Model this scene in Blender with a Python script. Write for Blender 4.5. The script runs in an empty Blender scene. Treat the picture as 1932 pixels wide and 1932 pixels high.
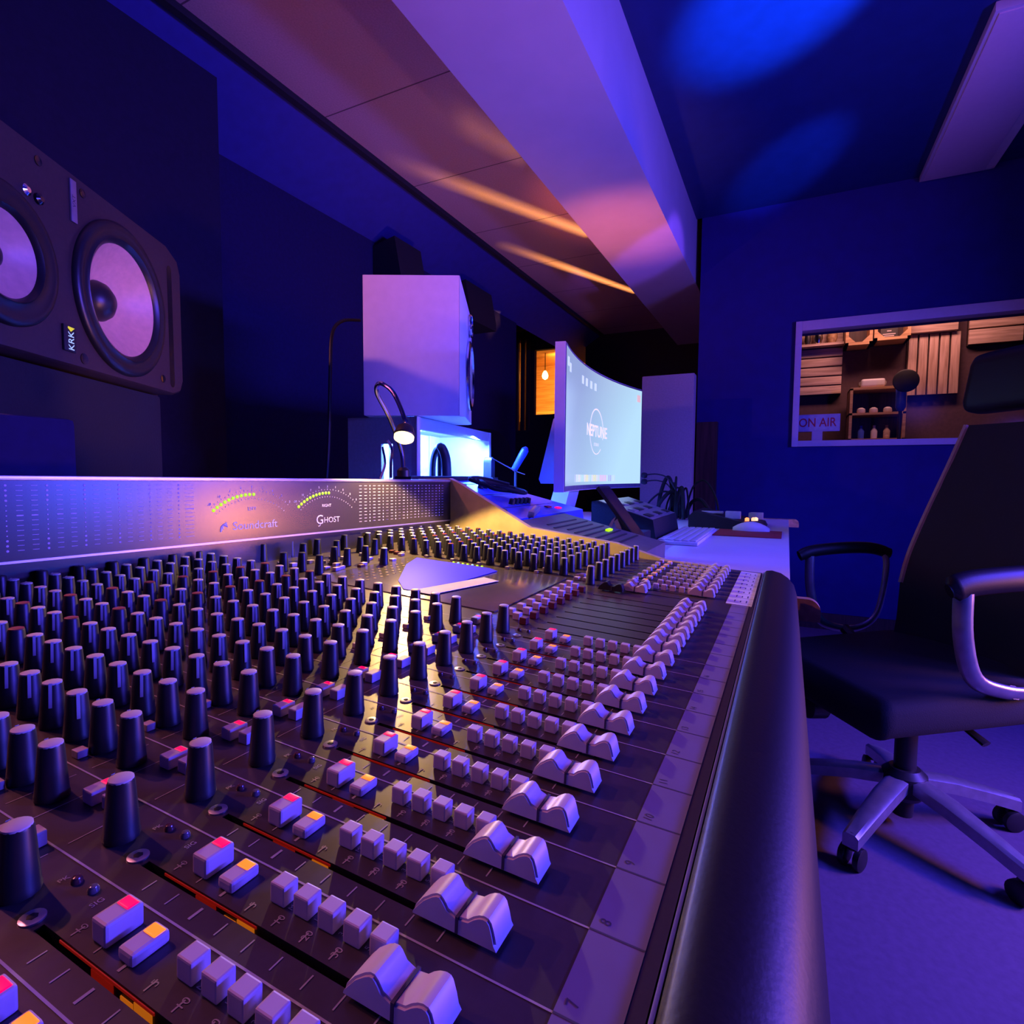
import bpy, bmesh, math, random
from mathutils import Matrix, Vector
random.seed(7)
PI = math.pi
COL = bpy.context.scene.collection
sc = bpy.context.scene

# ------------------------------------------------------------------ materials
def mat(name, color, rough=0.5, metal=0.0, emit=None, strength=0.0, vary=0.12, scale=40.0, bump=0.0, spec=0.5, coat=0.0):
    m = bpy.data.materials.new(name); m.use_nodes = True
    nt = m.node_tree; b = nt.nodes['Principled BSDF']
    b.inputs['Roughness'].default_value = rough
    b.inputs['Metallic'].default_value = metal
    b.inputs['Specular IOR Level'].default_value = spec
    b.inputs['Coat Weight'].default_value = coat
    b.inputs['Coat Roughness'].default_value = 0.2
    tc = nt.nodes.new('ShaderNodeTexCoord'); nz = nt.nodes.new('ShaderNodeTexNoise')
    nz.inputs['Scale'].default_value = scale; nz.inputs['Detail'].default_value = 4
    nt.links.new(tc.outputs['Object'], nz.inputs['Vector'])
    rp = nt.nodes.new('ShaderNodeValToRGB')
    rp.color_ramp.elements[0].position = 0.3; rp.color_ramp.elements[1].position = 0.7
    lo = [max(0, c * (1 - vary)) for c in color]; hi = [min(1, c * (1 + vary)) for c in color]
    rp.color_ramp.elements[0].color = (*lo, 1); rp.color_ramp.elements[1].color = (*hi, 1)
    nt.links.new(nz.outputs['Fac'], rp.inputs['Fac'])
    nt.links.new(rp.outputs['Color'], b.inputs['Base Color'])
    if bump:
        bp = nt.nodes.new('ShaderNodeBump'); bp.inputs['Strength'].default_value = bump; bp.inputs['Distance'].default_value = 0.002
        nt.links.new(nz.outputs['Fac'], bp.inputs['Height']); nt.links.new(bp.outputs['Normal'], b.inputs['Normal'])
    if emit:
        b.inputs['Emission Color'].default_value = (*emit, 1); b.inputs['Emission Strength'].default_value = strength
    return m

def wood(name, c1, c2, axis='X', scale=6.0, rough=0.5):
    m = bpy.data.materials.new(name); m.use_nodes = True
    nt = m.node_tree; b = nt.nodes['Principled BSDF']; b.inputs['Roughness'].default_value = rough
    tc = nt.nodes.new('ShaderNodeTexCoord'); mp = nt.nodes.new('ShaderNodeMapping')
    mp.inputs['Scale'].default_value = {'X': (0.6, 9, 9), 'Y': (9, 0.6, 9), 'Z': (9, 9, 0.6)}[axis]
    nz = nt.nodes.new('ShaderNodeTexNoise'); nz.inputs['Scale'].default_value = scale; nz.inputs['Detail'].default_value = 6; nz.inputs['Distortion'].default_value = 0.6
    rp = nt.nodes.new('ShaderNodeValToRGB')
    rp.color_ramp.elements[0].position = 0.35; rp.color_ramp.elements[1].position = 0.68
    rp.color_ramp.elements[0].color = (*c1, 1); rp.color_ramp.elements[1].color = (*c2, 1)
    nt.links.new(tc.outputs['Object'], mp.inputs['Vector']); nt.links.new(mp.outputs['Vector'], nz.inputs['Vector'])
    nt.links.new(nz.outputs['Fac'], rp.inputs['Fac']); nt.links.new(rp.outputs['Color'], b.inputs['Base Color'])
    return m

def tiles(name, color, line, w):
    """ceiling board: fine speckle and thin joints every w metres along X"""
    m = mat(name, color, 0.7, vary=0.1, scale=160, bump=0.15)
    nt = m.node_tree; b = nt.nodes['Principled BSDF']
    geo = nt.nodes.new('ShaderNodeNewGeometry'); sp = nt.nodes.new('ShaderNodeSeparateXYZ')
    nt.links.new(geo.outputs['Position'], sp.inputs[0])
    add = nt.nodes.new('ShaderNodeMath'); add.operation = 'ADD'; add.inputs[1].default_value = -1.88 + 10 * w
    md = nt.nodes.new('ShaderNodeMath'); md.operation = 'MODULO'; md.inputs[1].default_value = w
    lt = nt.nodes.new('ShaderNodeMath'); lt.operation = 'LESS_THAN'; lt.inputs[1].default_value = 0.006
    nt.links.new(sp.outputs['X'], add.inputs[0]); nt.links.new(add.outputs[0], md.inputs[0]); nt.links.new(md.outputs[0], lt.inputs[0])
    mx = nt.nodes.new('ShaderNodeMix'); mx.data_type = 'RGBA'
    old = b.inputs['Base Color'].links[0].from_socket
    nt.links.new(lt.outputs[0], mx.inputs['Factor']); nt.links.new(old, mx.inputs['A']); mx.inputs['B'].default_value = (*line, 1)
    nt.links.new(mx.outputs['Result'], b.inputs['Base Color'])
    return m

def glow(name, color, strength):
    m = bpy.data.materials.new(name); m.use_nodes = True
    nt = m.node_tree; b = nt.nodes['Principled BSDF']
    b.inputs['Base Color'].default_value = (*[min(1, c * 0.6) for c in color], 1); b.inputs['Roughness'].default_value = 0.4
    b.inputs['Emission Color'].default_value = (*color, 1); b.inputs['Emission Strength'].default_value = strength
    return m

M = {}
M['panel'] = mat('console_panel', (0.070, 0.056, 0.058), 0.36, 0.3, vary=0.06, scale=300)
M['plate'] = mat('console_gloss_plate', (0.20, 0.18, 0.16), 0.20, 0.5, vary=0.05, scale=60, spec=0.75)
M['print'] = mat('panel_ink', (0.42, 0.40, 0.38), 0.6)
M['slot'] = mat('slot_dark', (0.006, 0.006, 0.006), 0.6)
M['slotred'] = glow('slot_red_leak', (0.75, 0.02, 0.01), 0.16)
M['slotamb'] = glow('slot_amber_leak', (0.85, 0.2, 0.01), 0.42)
M['knob'] = mat('knob_black', (0.014, 0.014, 0.016), 0.42, vary=0.2)
M['cap'] = mat('knob_cap_grey', (0.52, 0.5, 0.5), 0.55)
M['capred'] = mat('knob_cap_red', (0.22, 0.035, 0.03), 0.55)
M['capdark'] = mat('knob_cap_dark', (0.03, 0.028, 0.03), 0.5)
M['button'] = mat('button_grey', (0.58, 0.48, 0.56), 0.5)
M['buttonred'] = mat('button_red', (0.13, 0.018, 0.02), 0.5)
M['lensred'] = glow('lens_red_lit', (1.0, 0.0, 0.09), 1.25)
M['lensamb'] = glow('lens_amber_lit', (1.0, 0.21, 0.015), 1.35)
M['fader'] = mat('fader_cap_grey', (0.62, 0.54, 0.62), 0.42)
M['faderblack'] = mat('fader_cap_black', (0.015, 0.015, 0.017), 0.4)
M['tape'] = mat('masking_tape', (0.17, 0.14, 0.24), 0.7, vary=0.08, scale=25)
M['paper'] = mat('paper_white', (0.62, 0.62, 0.64), 0.7)
M['pen'] = mat('pen_ink', (0.05, 0.04, 0.08), 0.7)
M['leather'] = mat('armrest_vinyl', (0.012, 0.010, 0.011), 0.46, bump=0.06, scale=420, vary=0.15, spec=0.22)
M['metal'] = mat('brushed_metal', (0.55, 0.53, 0.55), 0.35, 0.9)
M['chrome'] = mat('chrome', (0.75, 0.75, 0.78), 0.15, 1.0)
M['bridge'] = mat('bridge_face', (0.022, 0.018, 0.016), 0.26, 0.0, vary=0.08, scale=120, spec=0.7, coat=0.3)
M['ink2'] = mat('bridge_ink', (0.62, 0.6, 0.66), 0.5)
M['ledgreen'] = glow('led_green', (0.42, 0.95, 0.0), 1.3)
M['leddim'] = mat('led_off', (0.09, 0.03, 0.03), 0.15)
M['ledclear'] = mat('led_clear', (0.12, 0.11, 0.12), 0.1)
M['cheek'] = mat('cheek_grey', (0.62, 0.50, 0.28), 0.45, 0.2)
M['blackp'] = mat('black_plastic', (0.018, 0.018, 0.02), 0.45)
M['blackm'] = mat('black_matt', (0.01, 0.01, 0.012), 0.9, bump=0.3, scale=200)
M['blackgloss'] = mat('black_gloss', (0.012, 0.012, 0.014), 0.15)
M['white'] = mat('white_lacquer', (0.72, 0.7, 0.74), 0.4, vary=0.03)
M['whitedesk'] = mat('white_desk', (0.66, 0.63, 0.66), 0.45, vary=0.04, scale=8)
M['cone'] = mat('kevlar_cone', (0.66, 0.40, 0.30), 0.45, 0.0, vary=0.08, scale=90)
M['spk'] = mat('speaker_black', (0.040, 0.024, 0.020), 0.5, vary=0.15, scale=150)
M['rubber'] = mat('rubber_black', (0.012, 0.012, 0.013), 0.38)
M['wallblue'] = mat('wall_dark_blue', (0.001, 0.001, 0.16), 0.75, vary=0.1, scale=12, bump=0.2)
M['wallfront'] = mat('wall_front_fabric', (0.007, 0.003, 0.05), 0.9, vary=0.15, scale=60, bump=0.3)
M['soffit'] = mat('soffit_blue', (0.03, 0.03, 0.22), 0.7, vary=0.08, scale=20)
M['ceildark'] = mat('ceiling_dark_blue', (0.010, 0.030, 0.14), 0.42, vary=0.08, scale=14)
M['ceiltile'] = tiles('ceiling_tiles', (0.55, 0.38, 0.32), (0.13, 0.08, 0.08), 0.615)
M['beam'] = mat('beam_white', (0.62, 0.56, 0.58), 0.6, vary=0.03, scale=8)
M['floor'] = mat('floor_carpet', (0.13, 0.095, 0.16), 0.9, vary=0.10, scale=60, bump=0.15)
M['greyboard'] = mat('grey_acoustic_board', (0.26, 0.24, 0.24), 0.85, vary=0.08, scale=120)
M['wood'] = wood('oak_edge', (0.35, 0.2, 0.09), (0.6, 0.38, 0.18), 'X')
M['woodbooth'] = wood('booth_pine', (0.5, 0.28, 0.1), (0.75, 0.45, 0.2), 'Y')
M['woodpale'] = wood('pale_pine', (0.42, 0.26, 0.2), (0.72, 0.5, 0.42), 'Z')
M['woodpaleh'] = wood('pale_pine_boards', (0.42, 0.28, 0.22), (0.7, 0.5, 0.42), 'Y')
M['crate'] = wood('crate_wood', (0.4, 0.22, 0.1), (0.65, 0.4, 0.2), 'Y')
M['pier'] = mat('wall_front_dark_fabric', (0.008, 0.005, 0.026), 0.9, vary=0.15, scale=60, bump=0.3)
M['bluelight'] = mat('blue_light_sheet', (0.045, 0.04, 0.95), 0.6, vary=0.03, scale=10, spec=0.1)  # blue light put into the base colour of the sheet
M['livewall'] = mat('live_room_wall', (0.09, 0.045, 0.06), 0.8)
M['redpaint'] = mat('red_sign_paint', (0.6, 0.03, 0.05), 0.5)
M['darkwood'] = wood('dark_wood', (0.03, 0.015, 0.012), (0.07, 0.035, 0.03), 'Z')
M['redmat'] = mat('red_mat', (0.32, 0.03, 0.03), 0.7)
M['cyan'] = mat('cubby_pine', (0.72, 0.8, 0.82), 0.6)
M['frame'] = mat('window_frame_white', (0.62, 0.55, 0.6), 0.5, vary=0.03)
M['mesh'] = mat('chair_mesh', (0.012, 0.012, 0.016), 0.85, bump=0.3, scale=400)
M['piping'] = mat('chair_piping', (0.35, 0.22, 0.2), 0.6)
M['silver'] = mat('silver_paint', (0.42, 0.42, 0.46), 0.32, 0.7)
M['ledpanel'] = mat('ceiling_light_diffuser', (0.75, 0.58, 0.62), 0.5, vary=0.02)
M['bulb'] = glow('bulb_warm', (1.0, 0.5, 0.12), 30)
M['lamphead'] = glow('lamp_head_lit', (1.0, 0.74, 0.34), 2.6)
M['cubbyled'] = glow('cubby_led', (0.25, 0.55, 1.0), 6)
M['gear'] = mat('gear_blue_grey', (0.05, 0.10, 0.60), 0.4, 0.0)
M['gear2'] = mat('gear_olive', (0.1, 0.1, 0.09), 0.5)
M['key'] = mat('keycap_white', (0.6, 0.58, 0.62), 0.5)
M['glass'] = bpy.data.materials.new('window_glass'); M['glass'].use_nodes = True
_nt = M['glass'].node_tree; _nt.nodes.remove(_nt.nodes['Principled BSDF'])
_t = _nt.nodes.new('ShaderNodeBsdfTransparent'); _g = _nt.nodes.new('ShaderNodeBsdfGlossy'); _g.inputs['Roughness'].default_value = .12
_f = _nt.nodes.new('ShaderNodeFresnel'); _f.inputs['IOR'].default_value = 1.45; _m = _nt.nodes.new('ShaderNodeMixShader')
_k = _nt.nodes.new('ShaderNodeMath'); _k.operation = 'MULTIPLY'; _k.inputs[1].default_value = .25; _nt.links.new(_f.outputs[0], _k.inputs[0]); _nt.links.new(_k.outputs[0], _m.inputs[0]); _nt.links.new(_t.outputs[0], _m.inputs[1]); _nt.links.new(_g.outputs[0], _m.inputs[2]); _nt.links.new(_m.outputs[0], _nt.nodes['Material Output'].inputs[0])

# ------------------------------------------------------------------ geometry helpers
def bmn(): return bmesh.new()

def _setmi(faces, mi):
    for f in faces: f.material_index = mi

def box(bm, x0, x1, y0, y1, z0, z1, T=None, mi=0, bev=0.0, seg=2):
    vs = [bm.verts.new((x, y, z)) for x in (x0, x1) for y in (y0, y1) for z in (z0, z1)]
    q = [(0, 1, 3, 2), (4, 6, 7, 5), (0, 4, 5, 1), (2, 3, 7, 6), (0, 2, 6, 4), (1, 5, 7, 3)]
    fs = [bm.faces.new([vs[i] for i in a]) for a in q]
    if bev:
        es = list({e for f in fs for e in f.edges})
        r = bmesh.ops.bevel(bm, geom=es, offset=bev, segments=seg, profile=0.6, affect='EDGES', clamp_overlap=True)
        allv = set(vs) | set(r['verts'])
        fs = list({f for v in allv if v.is_valid for f in v.link_faces})
        vs = [v for v in allv if v.is_valid]
    _setmi(fs, mi)
    if T is not None: bmesh.ops.transform(bm, matrix=T, verts=vs)
    return vs

AX = {'x': lambda a, u, v: (a, u, v), 'y': lambda a, u, v: (u, a, v), 'z': lambda a, u, v: (u, v, a)}
def prism(bm, pts, axis, a0, a1, T=None, mi=0, cap=True):
    """polygon pts extruded along axis from a0 to a1"""
    A = [bm.verts.new(AX[axis](a0, *p)) for p in pts]; B = [bm.verts.new(AX[axis](a1, *p)) for p in pts]
    n = len(pts); fs = []
    for i in range(n): fs.append(bm.faces.new((A[i], A[(i + 1) % n], B[(i + 1) % n], B[i])))
    if cap: fs += [bm.faces.new(A[::-1]), bm.faces.new(B)]
    _setmi(fs, mi)
    if T is not None: bmesh.ops.transform(bm, matrix=T, verts=A + B)
    bmesh.ops.recalc_face_normals(bm, faces=fs)
    return A + B

def lathe(bm, prof, n=24, T=None, mi=0, cap0=True, cap1=True, flute=0.0):
    """(r,z) profile turned about Z"""
    rings = []; fs = []
    for r, z in prof:
        rings.append([bm.verts.new(((r * (1 - (flute if k % 2 else 0))) * math.cos(2 * PI * k / n), (r * (1 - (flute if k % 2 else 0))) * math.sin(2 * PI * k / n), z)) for k in range(n)])
    for a, b in zip(rings, rings[1:]):
        for k in range(n): fs.append(bm.faces.new((a[k], a[(k + 1) % n], b[(k + 1) % n], b[k])))
    if cap0: fs.append(bm.faces.new(rings[0][::-1]))
    if cap1: fs.append(bm.faces.new(rings[-1]))
    _setmi(fs, mi)
    vs = [v for r in rings for v in r]
    if T is not None: bmesh.ops.transform(bm, matrix=T, verts=vs)
    bmesh.ops.recalc_face_normals(bm, faces=fs)
    return vs

def spline(pts, k=6):
    P = [Vector(p) for p in pts]; out = []
    for i in range(len(P) - 1):
        p0 = P[max(i - 1, 0)]; p1 = P[i]; p2 = P[i + 1]; p3 = P[min(i + 2, len(P) - 1)]
        for j in range(k):
            t = j / k
            out.append(0.5 * (2 * p1 + (p2 - p0) * t + (2 * p0 - 5 * p1 + 4 * p2 - p3) * t * t + (3 * p1 - p0 - 3 * p2 + p3) * t ** 3))
    out.append(P[-1]); return out

def tube(bm, pts, r, n=10, mi=0, T=None, flat=1.0, closed=False):
    P = [Vector(p) for p in pts]; rings = []; fs = []
    up = Vector((0.13, 0.21, 0.97)); N = len(P)
    prev = None
    for i, p in enumerate(P):
        d = (P[(i + 1) % N] - P[i - 1]) if closed else (P[min(i + 1, N - 1)] - P[max(i - 1, 0)])
        d = d.normalized() if d.length > 1e-9 else Vector((0, 0, 1))
        a = (prev - d * prev.dot(d)) if prev is not None else up.cross(d)
        if a.length < 1e-6: a = Vector((1, 0, 0)).cross(d)
        a.normalize(); b = d.cross(a); prev = a
        rr = r[i] if isinstance(r, (list, tuple)) else r
        rings.append([bm.verts.new(p + a * (rr * math.cos(2 * PI * k / n)) + b * (rr * flat * math.sin(2 * PI * k / n))) for k in range(n)])
    pairs = list(zip(rings, rings[1:])) + ([(rings[-1], rings[0])] if closed else [])
    for a, b in pairs:
        for k in range(n): fs.append(bm.faces.new((a[k], a[(k + 1) % n], b[(k + 1) % n], b[k])))
    if not closed: fs += [bm.faces.new(rings[0][::-1]), bm.faces.new(rings[-1])]
    _setmi(fs, mi)
    vs = [v for r_ in rings for v in r_]
    if T is not None: bmesh.ops.transform(bm, matrix=T, verts=vs)
    bmesh.ops.recalc_face_normals(bm, faces=fs)
    return vs

def quad(bm, pts, mi=0, T=None):
    vs = [bm.verts.new(p) for p in pts]; f = bm.faces.new(vs); f.material_index = mi
    if T is not None: bmesh.ops.transform(bm, matrix=T, verts=vs)
    return vs

def text(bm, s, size, T, mi=0, depth=0.0, sx=1.0, align='CENTER', fn=None, bold=0.0):
    """lettering in the XY plane, put into bm through T (or through fn on each point)"""
    cu = bpy.data.curves.new('t', 'FONT'); cu.body = s; cu.size = size; cu.align_x = align; cu.align_y = 'CENTER'; cu.extrude = depth; cu.resolution_u = 3; cu.offset = bold
    ob = bpy.data.objects.new('t', cu); COL.objects.link(ob)
    dg = bpy.context.evaluated_depsgraph_get(); dg.update()
    me = bpy.data.meshes.new_from_object(ob.evaluated_get(dg))
    vs = []
    for v in me.vertices:
        p = Vector((v.co.x * sx, v.co.y, v.co.z))
        vs.append(bm.verts.new(fn(p) if fn else T @ p))
    for p in me.polygons:
        try: f = bm.faces.new([vs[i] for i in p.vertices]); f.material_index = mi
        except ValueError: pass
    bpy.data.objects.remove(ob); bpy.data.curves.remove(cu); bpy.data.meshes.remove(me)

def mesh(name, bm, mats, angle=35):
    me = bpy.data.meshes.new(name)
    bm.normal_update(); bm.to_mesh(me); bm.free()
    for m in (mats if isinstance(mats, (list, tuple)) else [mats]): me.materials.append(m)
    me.shade_smooth(); me.set_sharp_from_angle(angle=math.radians(angle))
    return me

def obj(name, bm, mats, parent=None, world=False, angle=35, loc=None):
    me = bm if isinstance(bm, bpy.types.Mesh) else mesh(name, bm, mats, angle)
    o = bpy.data.objects.new(name, me); COL.objects.link(o)
    if parent is not None:
        o.parent = parent
        if world: o.matrix_parent_inverse = WM[parent.name].inverted()
    if loc is not None: o.location = loc
    return o

WM = {}
def tag(o, label, cat, group=None):
    o['label'] = label; o['category'] = cat
    if group: o['group'] = group
    return o
def thing(name, label, cat, T=None, group=None):
    o = bpy.data.objects.new(name, None); o.empty_display_size = 0.05; COL.objects.link(o)
    T = T or Matrix.Identity(4); o.matrix_world = T; WM[o.name] = T.copy()
    return tag(o, label, cat, group)
def struct(name, bm, mats, parent=None, angle=35):
    o = obj(name, bm, mats, parent, angle=angle)
    if parent is None: o['kind'] = 'structure'
    return o
def Tr(x, y, z): return Matrix.Translation((x, y, z))
def Rz(a): return Matrix.Rotation(a, 4, 'Z')
def Rx(a): return Matrix.Rotation(a, 4, 'X')
def Ry(a): return Matrix.Rotation(a, 4, 'Y')
def basis(o, x, y, z):
    m = Matrix.Identity(4)
    for i, v in enumerate((x, y, z)):
        for k in range(3): m[k][i] = v[k]
    for k in range(3): m[k][3] = o[k]
    return m

# ------------------------------------------------------------------ camera
FPX = 1050.03
cam = bpy.data.cameras.new('camera'); cam.sensor_width = 36.0; cam.lens = FPX / 1932 * 36.0; cam.clip_start = 0.01; cam.clip_end = 60
co = bpy.data.objects.new('camera', cam); COL.objects.link(co)
CP = Vector((0.0683, -0.0498, 0.9389))
CR = Vector((0.4430, -0.8965, 0.0069)); CU = Vector((0.0551, 0.0350, 0.9979)); CF = Vector((0.8948, 0.4417, -0.0649))
CR.normalize(); CU = (CU - CR * CU.dot(CR)).normalized(); CB = CR.cross(CU)
co.matrix_world = basis(CP, CR, CU, CB)
sc.camera = co
def pix(p):
    d = Vector(p) - CP; w = -d.dot(CB)
    if w < 0.02: return None
    return (966 + FPX * d.dot(CR) / w, 966 - FPX * d.dot(CU) / w, w)
# ================================================================== mixing console (panel coordinates, tilted 2.8 degrees)
TILT = math.radians(2.8); Z0 = 0.80
CT = Tr(0, 0, Z0) @ Rx(TILT)
con = thing('mixing_console', 'large dark multichannel audio mixing console with rows of knobs and pale faders', 'mixing console', CT)
PIT = 0.03
def chx(n): return n * PIT
def rbx(k): return 0.737 + 0.0274 * k           # the eight channels beyond the master section
def grx(k): return 0.510 + 0.0222 * k            # eight group faders
X0, X1, YA, YB = -0.42, 0.957, -0.022, 0.60
S0, S1 = 0.028, 0.141
CH = list(range(2, 17))
slots = [(chx(n) - 0.0045, n) for n in CH] + [(grx(k) - 0.0045, 100 + k) for k in range(8)] + [(0.704, 200), (0.728, 201)] + [(rbx(k) - 0.0045, 300 + k) for k in range(1, 8)]
slots.sort()
bm = bmn()
def pq(x0, x1, y0, y1): quad(bm, [(x0, y0, 0), (x1, y0, 0), (x1, y1, 0), (x0, y1, 0)])
pq(X0, X1, YA, S0); pq(X0, X1, S1, YB)
x = X0
for sx_, _ in slots:
    pq(x, sx_ - 0.0013, S0, S1); x = sx_ + 0.0013
pq(x, X1, S0, S1)
obj('top_panel', bm, M['panel'], con)
bm = bmn()
box(bm, X0, X1, YA + 0.001, YB, -0.13, -0.0135)
box(bm, X0, X1, YA + 0.001, S0 - 0.001, -0.0136, -0.0006); box(bm, X0, X1, S1 + 0.001, YB, -0.0136, -0.0006)
box(bm, X0, X0 + 0.01, YA, YB, -0.13, -0.0006); box(bm, X1 - 0.006, X1, YA, YB, -0.13, -0.0006)
obj('chassis', bm, M['blackp'], con)
# slots
slot_me = None
for sx_, n in slots:
    bm = bmn()
    w = 0.0013
    quad(bm, [(-w, S0, 0), (-w, S1, 0), (-w, S1, -.012), (-w, S0, -.012)]); quad(bm, [(w, S0, 0), (w, S1, 0), (w, S1, -.012), (w, S0, -.012)])
    quad(bm, [(-w, S0, -.012), (w, S0, -.012), (w, S1, -.012), (-w, S1, -.012)])
    quad(bm, [(-w, S0, 0), (w, S0, 0), (w, S0, -.012), (-w, S0, -.012)]); quad(bm, [(-w, S1, 0), (w, S1, 0), (w, S1, -.012), (-w, S1, -.012)])
    if slot_me is None: slot_me = mesh('fader_slot', bm, M['slot'])
    else: bm.free()
    so = obj('fader_slot', slot_me, None, con, loc=(sx_, 0, 0))
    if 4 <= n <= 16:
        bm = bmn(); rr = random.Random(n)
        box(bm, w - .0004, w - .0001, .088, .132, -.0014, -.0006, mi=0)
        box(bm, w - .0004, w - .0001, .104 + .003 * rr.random(), .116, -.0085, -.0018, mi=0)
        box(bm, w - .0004, w - .0001, .089, .0965, -.0085, -.0018, mi=1); box(bm, w - .0004, w - .0001, .0972, .1025, -.0080, -.0030, mi=1)
        g = obj('led_leak', bm, [M['slotred'], M['slotamb']], so)

# ---- printed lines, ticks and small lettering (ink lies on the panel)
bm = bmn(); zt = 0.00018
def ink(x0, x1, y0, y1, mi=0): quad(bm, [(x0, y0, zt), (x1, y0, zt), (x1, y1, zt), (x0, y1, zt)], mi)
for n in range(2, 17):
    ink(chx(n + .5) - .00035, chx(n + .5) + .00035, -0.001, 0.56)
for k in range(8): ink(rbx(k + .5) - .0003, rbx(k + .5) + .0003, -.001, .56)
TICK = [(0.130, 0), (0.1185, 0), (0.107, 1), (0.0955, 0), (0.084, 0), (0.0725, 0), (0.061, 0), (0.0495, 0), (0.038, 0)]
for n in range(3, 17):
    xs = chx(n) - 0.0045
    for y, b in TICK:
        h = 0.0005 if b else 0.00025
        ink(xs - .0075, xs - .0028, y - h, y + h); ink(xs + .0028, xs + .0065, y - h, y + h)
for n in range(4, 11):
    for s, y in (('10', .126), ('5', .1145), ('0', .1025), ('5', .091), ('10', .0795), ('20', .068), ('30', .0565), ('40', .045)):
        text(bm, s, 0.0034, Tr(chx(n) - .0045 + .0056, y + 0.004, zt))
    for s, y in (('MIX', .0843), ('1-2', .0742), ('3-4', .0642), ('5-6', .0543), ('7-8', .0443)):
        text(bm, s, 0.0026, Tr(chx(n) + .0075, y - .0004, zt))
    text(bm, 'PK', 0.0028, Tr(chx(n) + .0085, .1555, zt)); text(bm, 'SIG', 0.0028, Tr(chx(n) + .0085, .1365, zt))
for y in (.173, .199, .2175):
    for n in range(4, 17): ink(chx(n) - .012, chx(n) + .012, y - .0002, y + .0002)
obj('panel_print', bm, M['print'], con)
# master section plate
PT = Matrix.Identity(4)
bm = bmn(); box(bm, .527, .722, .195, .432, -.014, .0012, PT, bev=.0004)
pl = obj('master_plate', bm, M['plate'], con)
bm = bmn()
for r_ in range(4):
    for c in range(11):
        box(bm, .557 + .0118 * c, .5605 + .0118 * c, .407 - .011 * r_, .4095 - .011 * r_, .0012, .0015, PT)
obj('status_dots', bm, M['buttonred'], pl)
for i in range(7):
    bm = bmn(); lathe(bm, [(.0016, .0012), (.0016, .002), (.0008, .0026)], 10, PT @ Tr(.7165, .36 - .0075 * i, 0))
    obj('status_led', bm, [M['ledgreen'], glow('led_blue%d' % i, (.2, .5, 1), 1.6)][i % 3 == 1], pl)

# ---- added sheets that imitate blue and pink light on the blank centre
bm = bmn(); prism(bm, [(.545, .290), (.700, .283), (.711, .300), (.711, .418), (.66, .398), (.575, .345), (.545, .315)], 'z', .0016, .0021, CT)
tag(obj('blue_light_sheet', bm, M['bluelight']), 'added sheet with blue light put into its colour on the blank centre of the mixing console', 'sheet')
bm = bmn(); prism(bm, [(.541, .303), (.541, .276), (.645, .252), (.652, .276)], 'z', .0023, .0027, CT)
tag(obj('light_band_strip', bm, M['paper']), 'added pale paper strip standing in for a band of pink light across the sheet edge', 'paper')
# ---- knobs
ROWS = [(.161, 'cap', 90), (.208, 'cap', 80), (.230, 'cap', 95), (.2515, 'cap', -115), (.2735, 'cap', -118), (.295, 'cap', -112), (.317, 'cap', -120), (.339, 'cap', -115), (.360, 'cap', -118),
        (.3825, 'capred', 60), (.404, 'cap', -120), (.4255, 'cap', -116), (.447, 'capred', 50), (.469, 'cap', -118), (.491, 'cap', -122), (.513, 'cap', 80), (.535, 'cap', 85), (.557, 'capdark', 70)]
def knob_body(h, r):
    bm = bmn()
    lathe(bm, [(r * 1.04, 0.0006), (r * 1.04, 0.0022), (r, 0.0028), (r * .76, h - .0008), (r * .70, h)], 24, flute=0.035)
    return bm
def knob_cap_bm(h, r, zb=.0115):
    bm = bmn()
    lathe(bm, [(r * .70, h - .0002), (r * .70, h + .0005), (r * .55, h + .0008), (0.0004, h + .0009)], 20, cap0=False)
    a0 = .16
    # pointer: a strip over the rim and down the flank
    pts = [(r * .66, h + .0009), (r * .745, h + .0002), (r * .77, h - .001), (r * .88, zb), (r * .885, zb - .0004)]
    pr_ = None
    for q, z in pts:
        a = bm.verts.new((q + .00025, -.0007, z)); b = bm.verts.new((q + .00025, .0007, z))
        if pr_: bm.faces.new((pr_[0], pr_[1], b, a))
        pr_ = (a, b)
    return bm
KH, KR = .0222, .0057
body_me = mesh('knob', knob_body(KH, KR), M['knob'])
cap_me = {k: mesh('knob_cap', knob_cap_bm(KH, KR), M[k]) for k in ('cap', 'capred', 'capdark')}
spots = []
for n in range(3, 17):
    for y, c, a in ROWS: spots.append((chx(n) - .0010, y, c, a + random.uniform(-9, 9) + (random.choice((0, 0, 40, -30)) if c == 'capred' else 0)))
for k in range(8):
    for y, c, a in ROWS: spots.append((rbx(k) + .006, y, c, a + random.uniform(-8, 8)))
for xx, yy in ((.536, .484), (.563, .552), (.608, .552), (.657, .562), (.703, .573), (.699, .541), (.699, .511), (.698, .483), (.641, .451), (.645, .423), (.607, .473), (.609, .453), (.55, .469), (.551, .442), (.60, .52), (.65, .51), (.64, .536), (.711, .161)):
    spots.append((xx, yy, 'capdark' if yy > .44 else 'cap', random.uniform(30, 150)))
vis = []
for s in spots:
    w = CT @ Vector((s[0], s[1], .02)); p = pix(w)
    if p and -260 < p[0] < 2000 and p[1] < 2150: vis.append((p[2], s))
vis.sort(key=lambda t: t[0])
def place_knob(s):
    b = obj('knob', body_me, None, con, loc=(s[0], s[1], 0)); b.rotation_euler = (0, 0, math.radians(s[3]))
    obj('knob_cap', cap_me[s[2]], None, b)
inframe = [v for v in vis if -5 < pix(CT @ Vector((v[1][0], v[1][1], .012)))[0] < 1932]
first = inframe[:100]; ids = {id(v) for v in first}
for v in first: place_knob(v[1])
bm = bmn(); tmp = {}
mi = {'cap': 1, 'capred': 2, 'capdark': 3}
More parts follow.
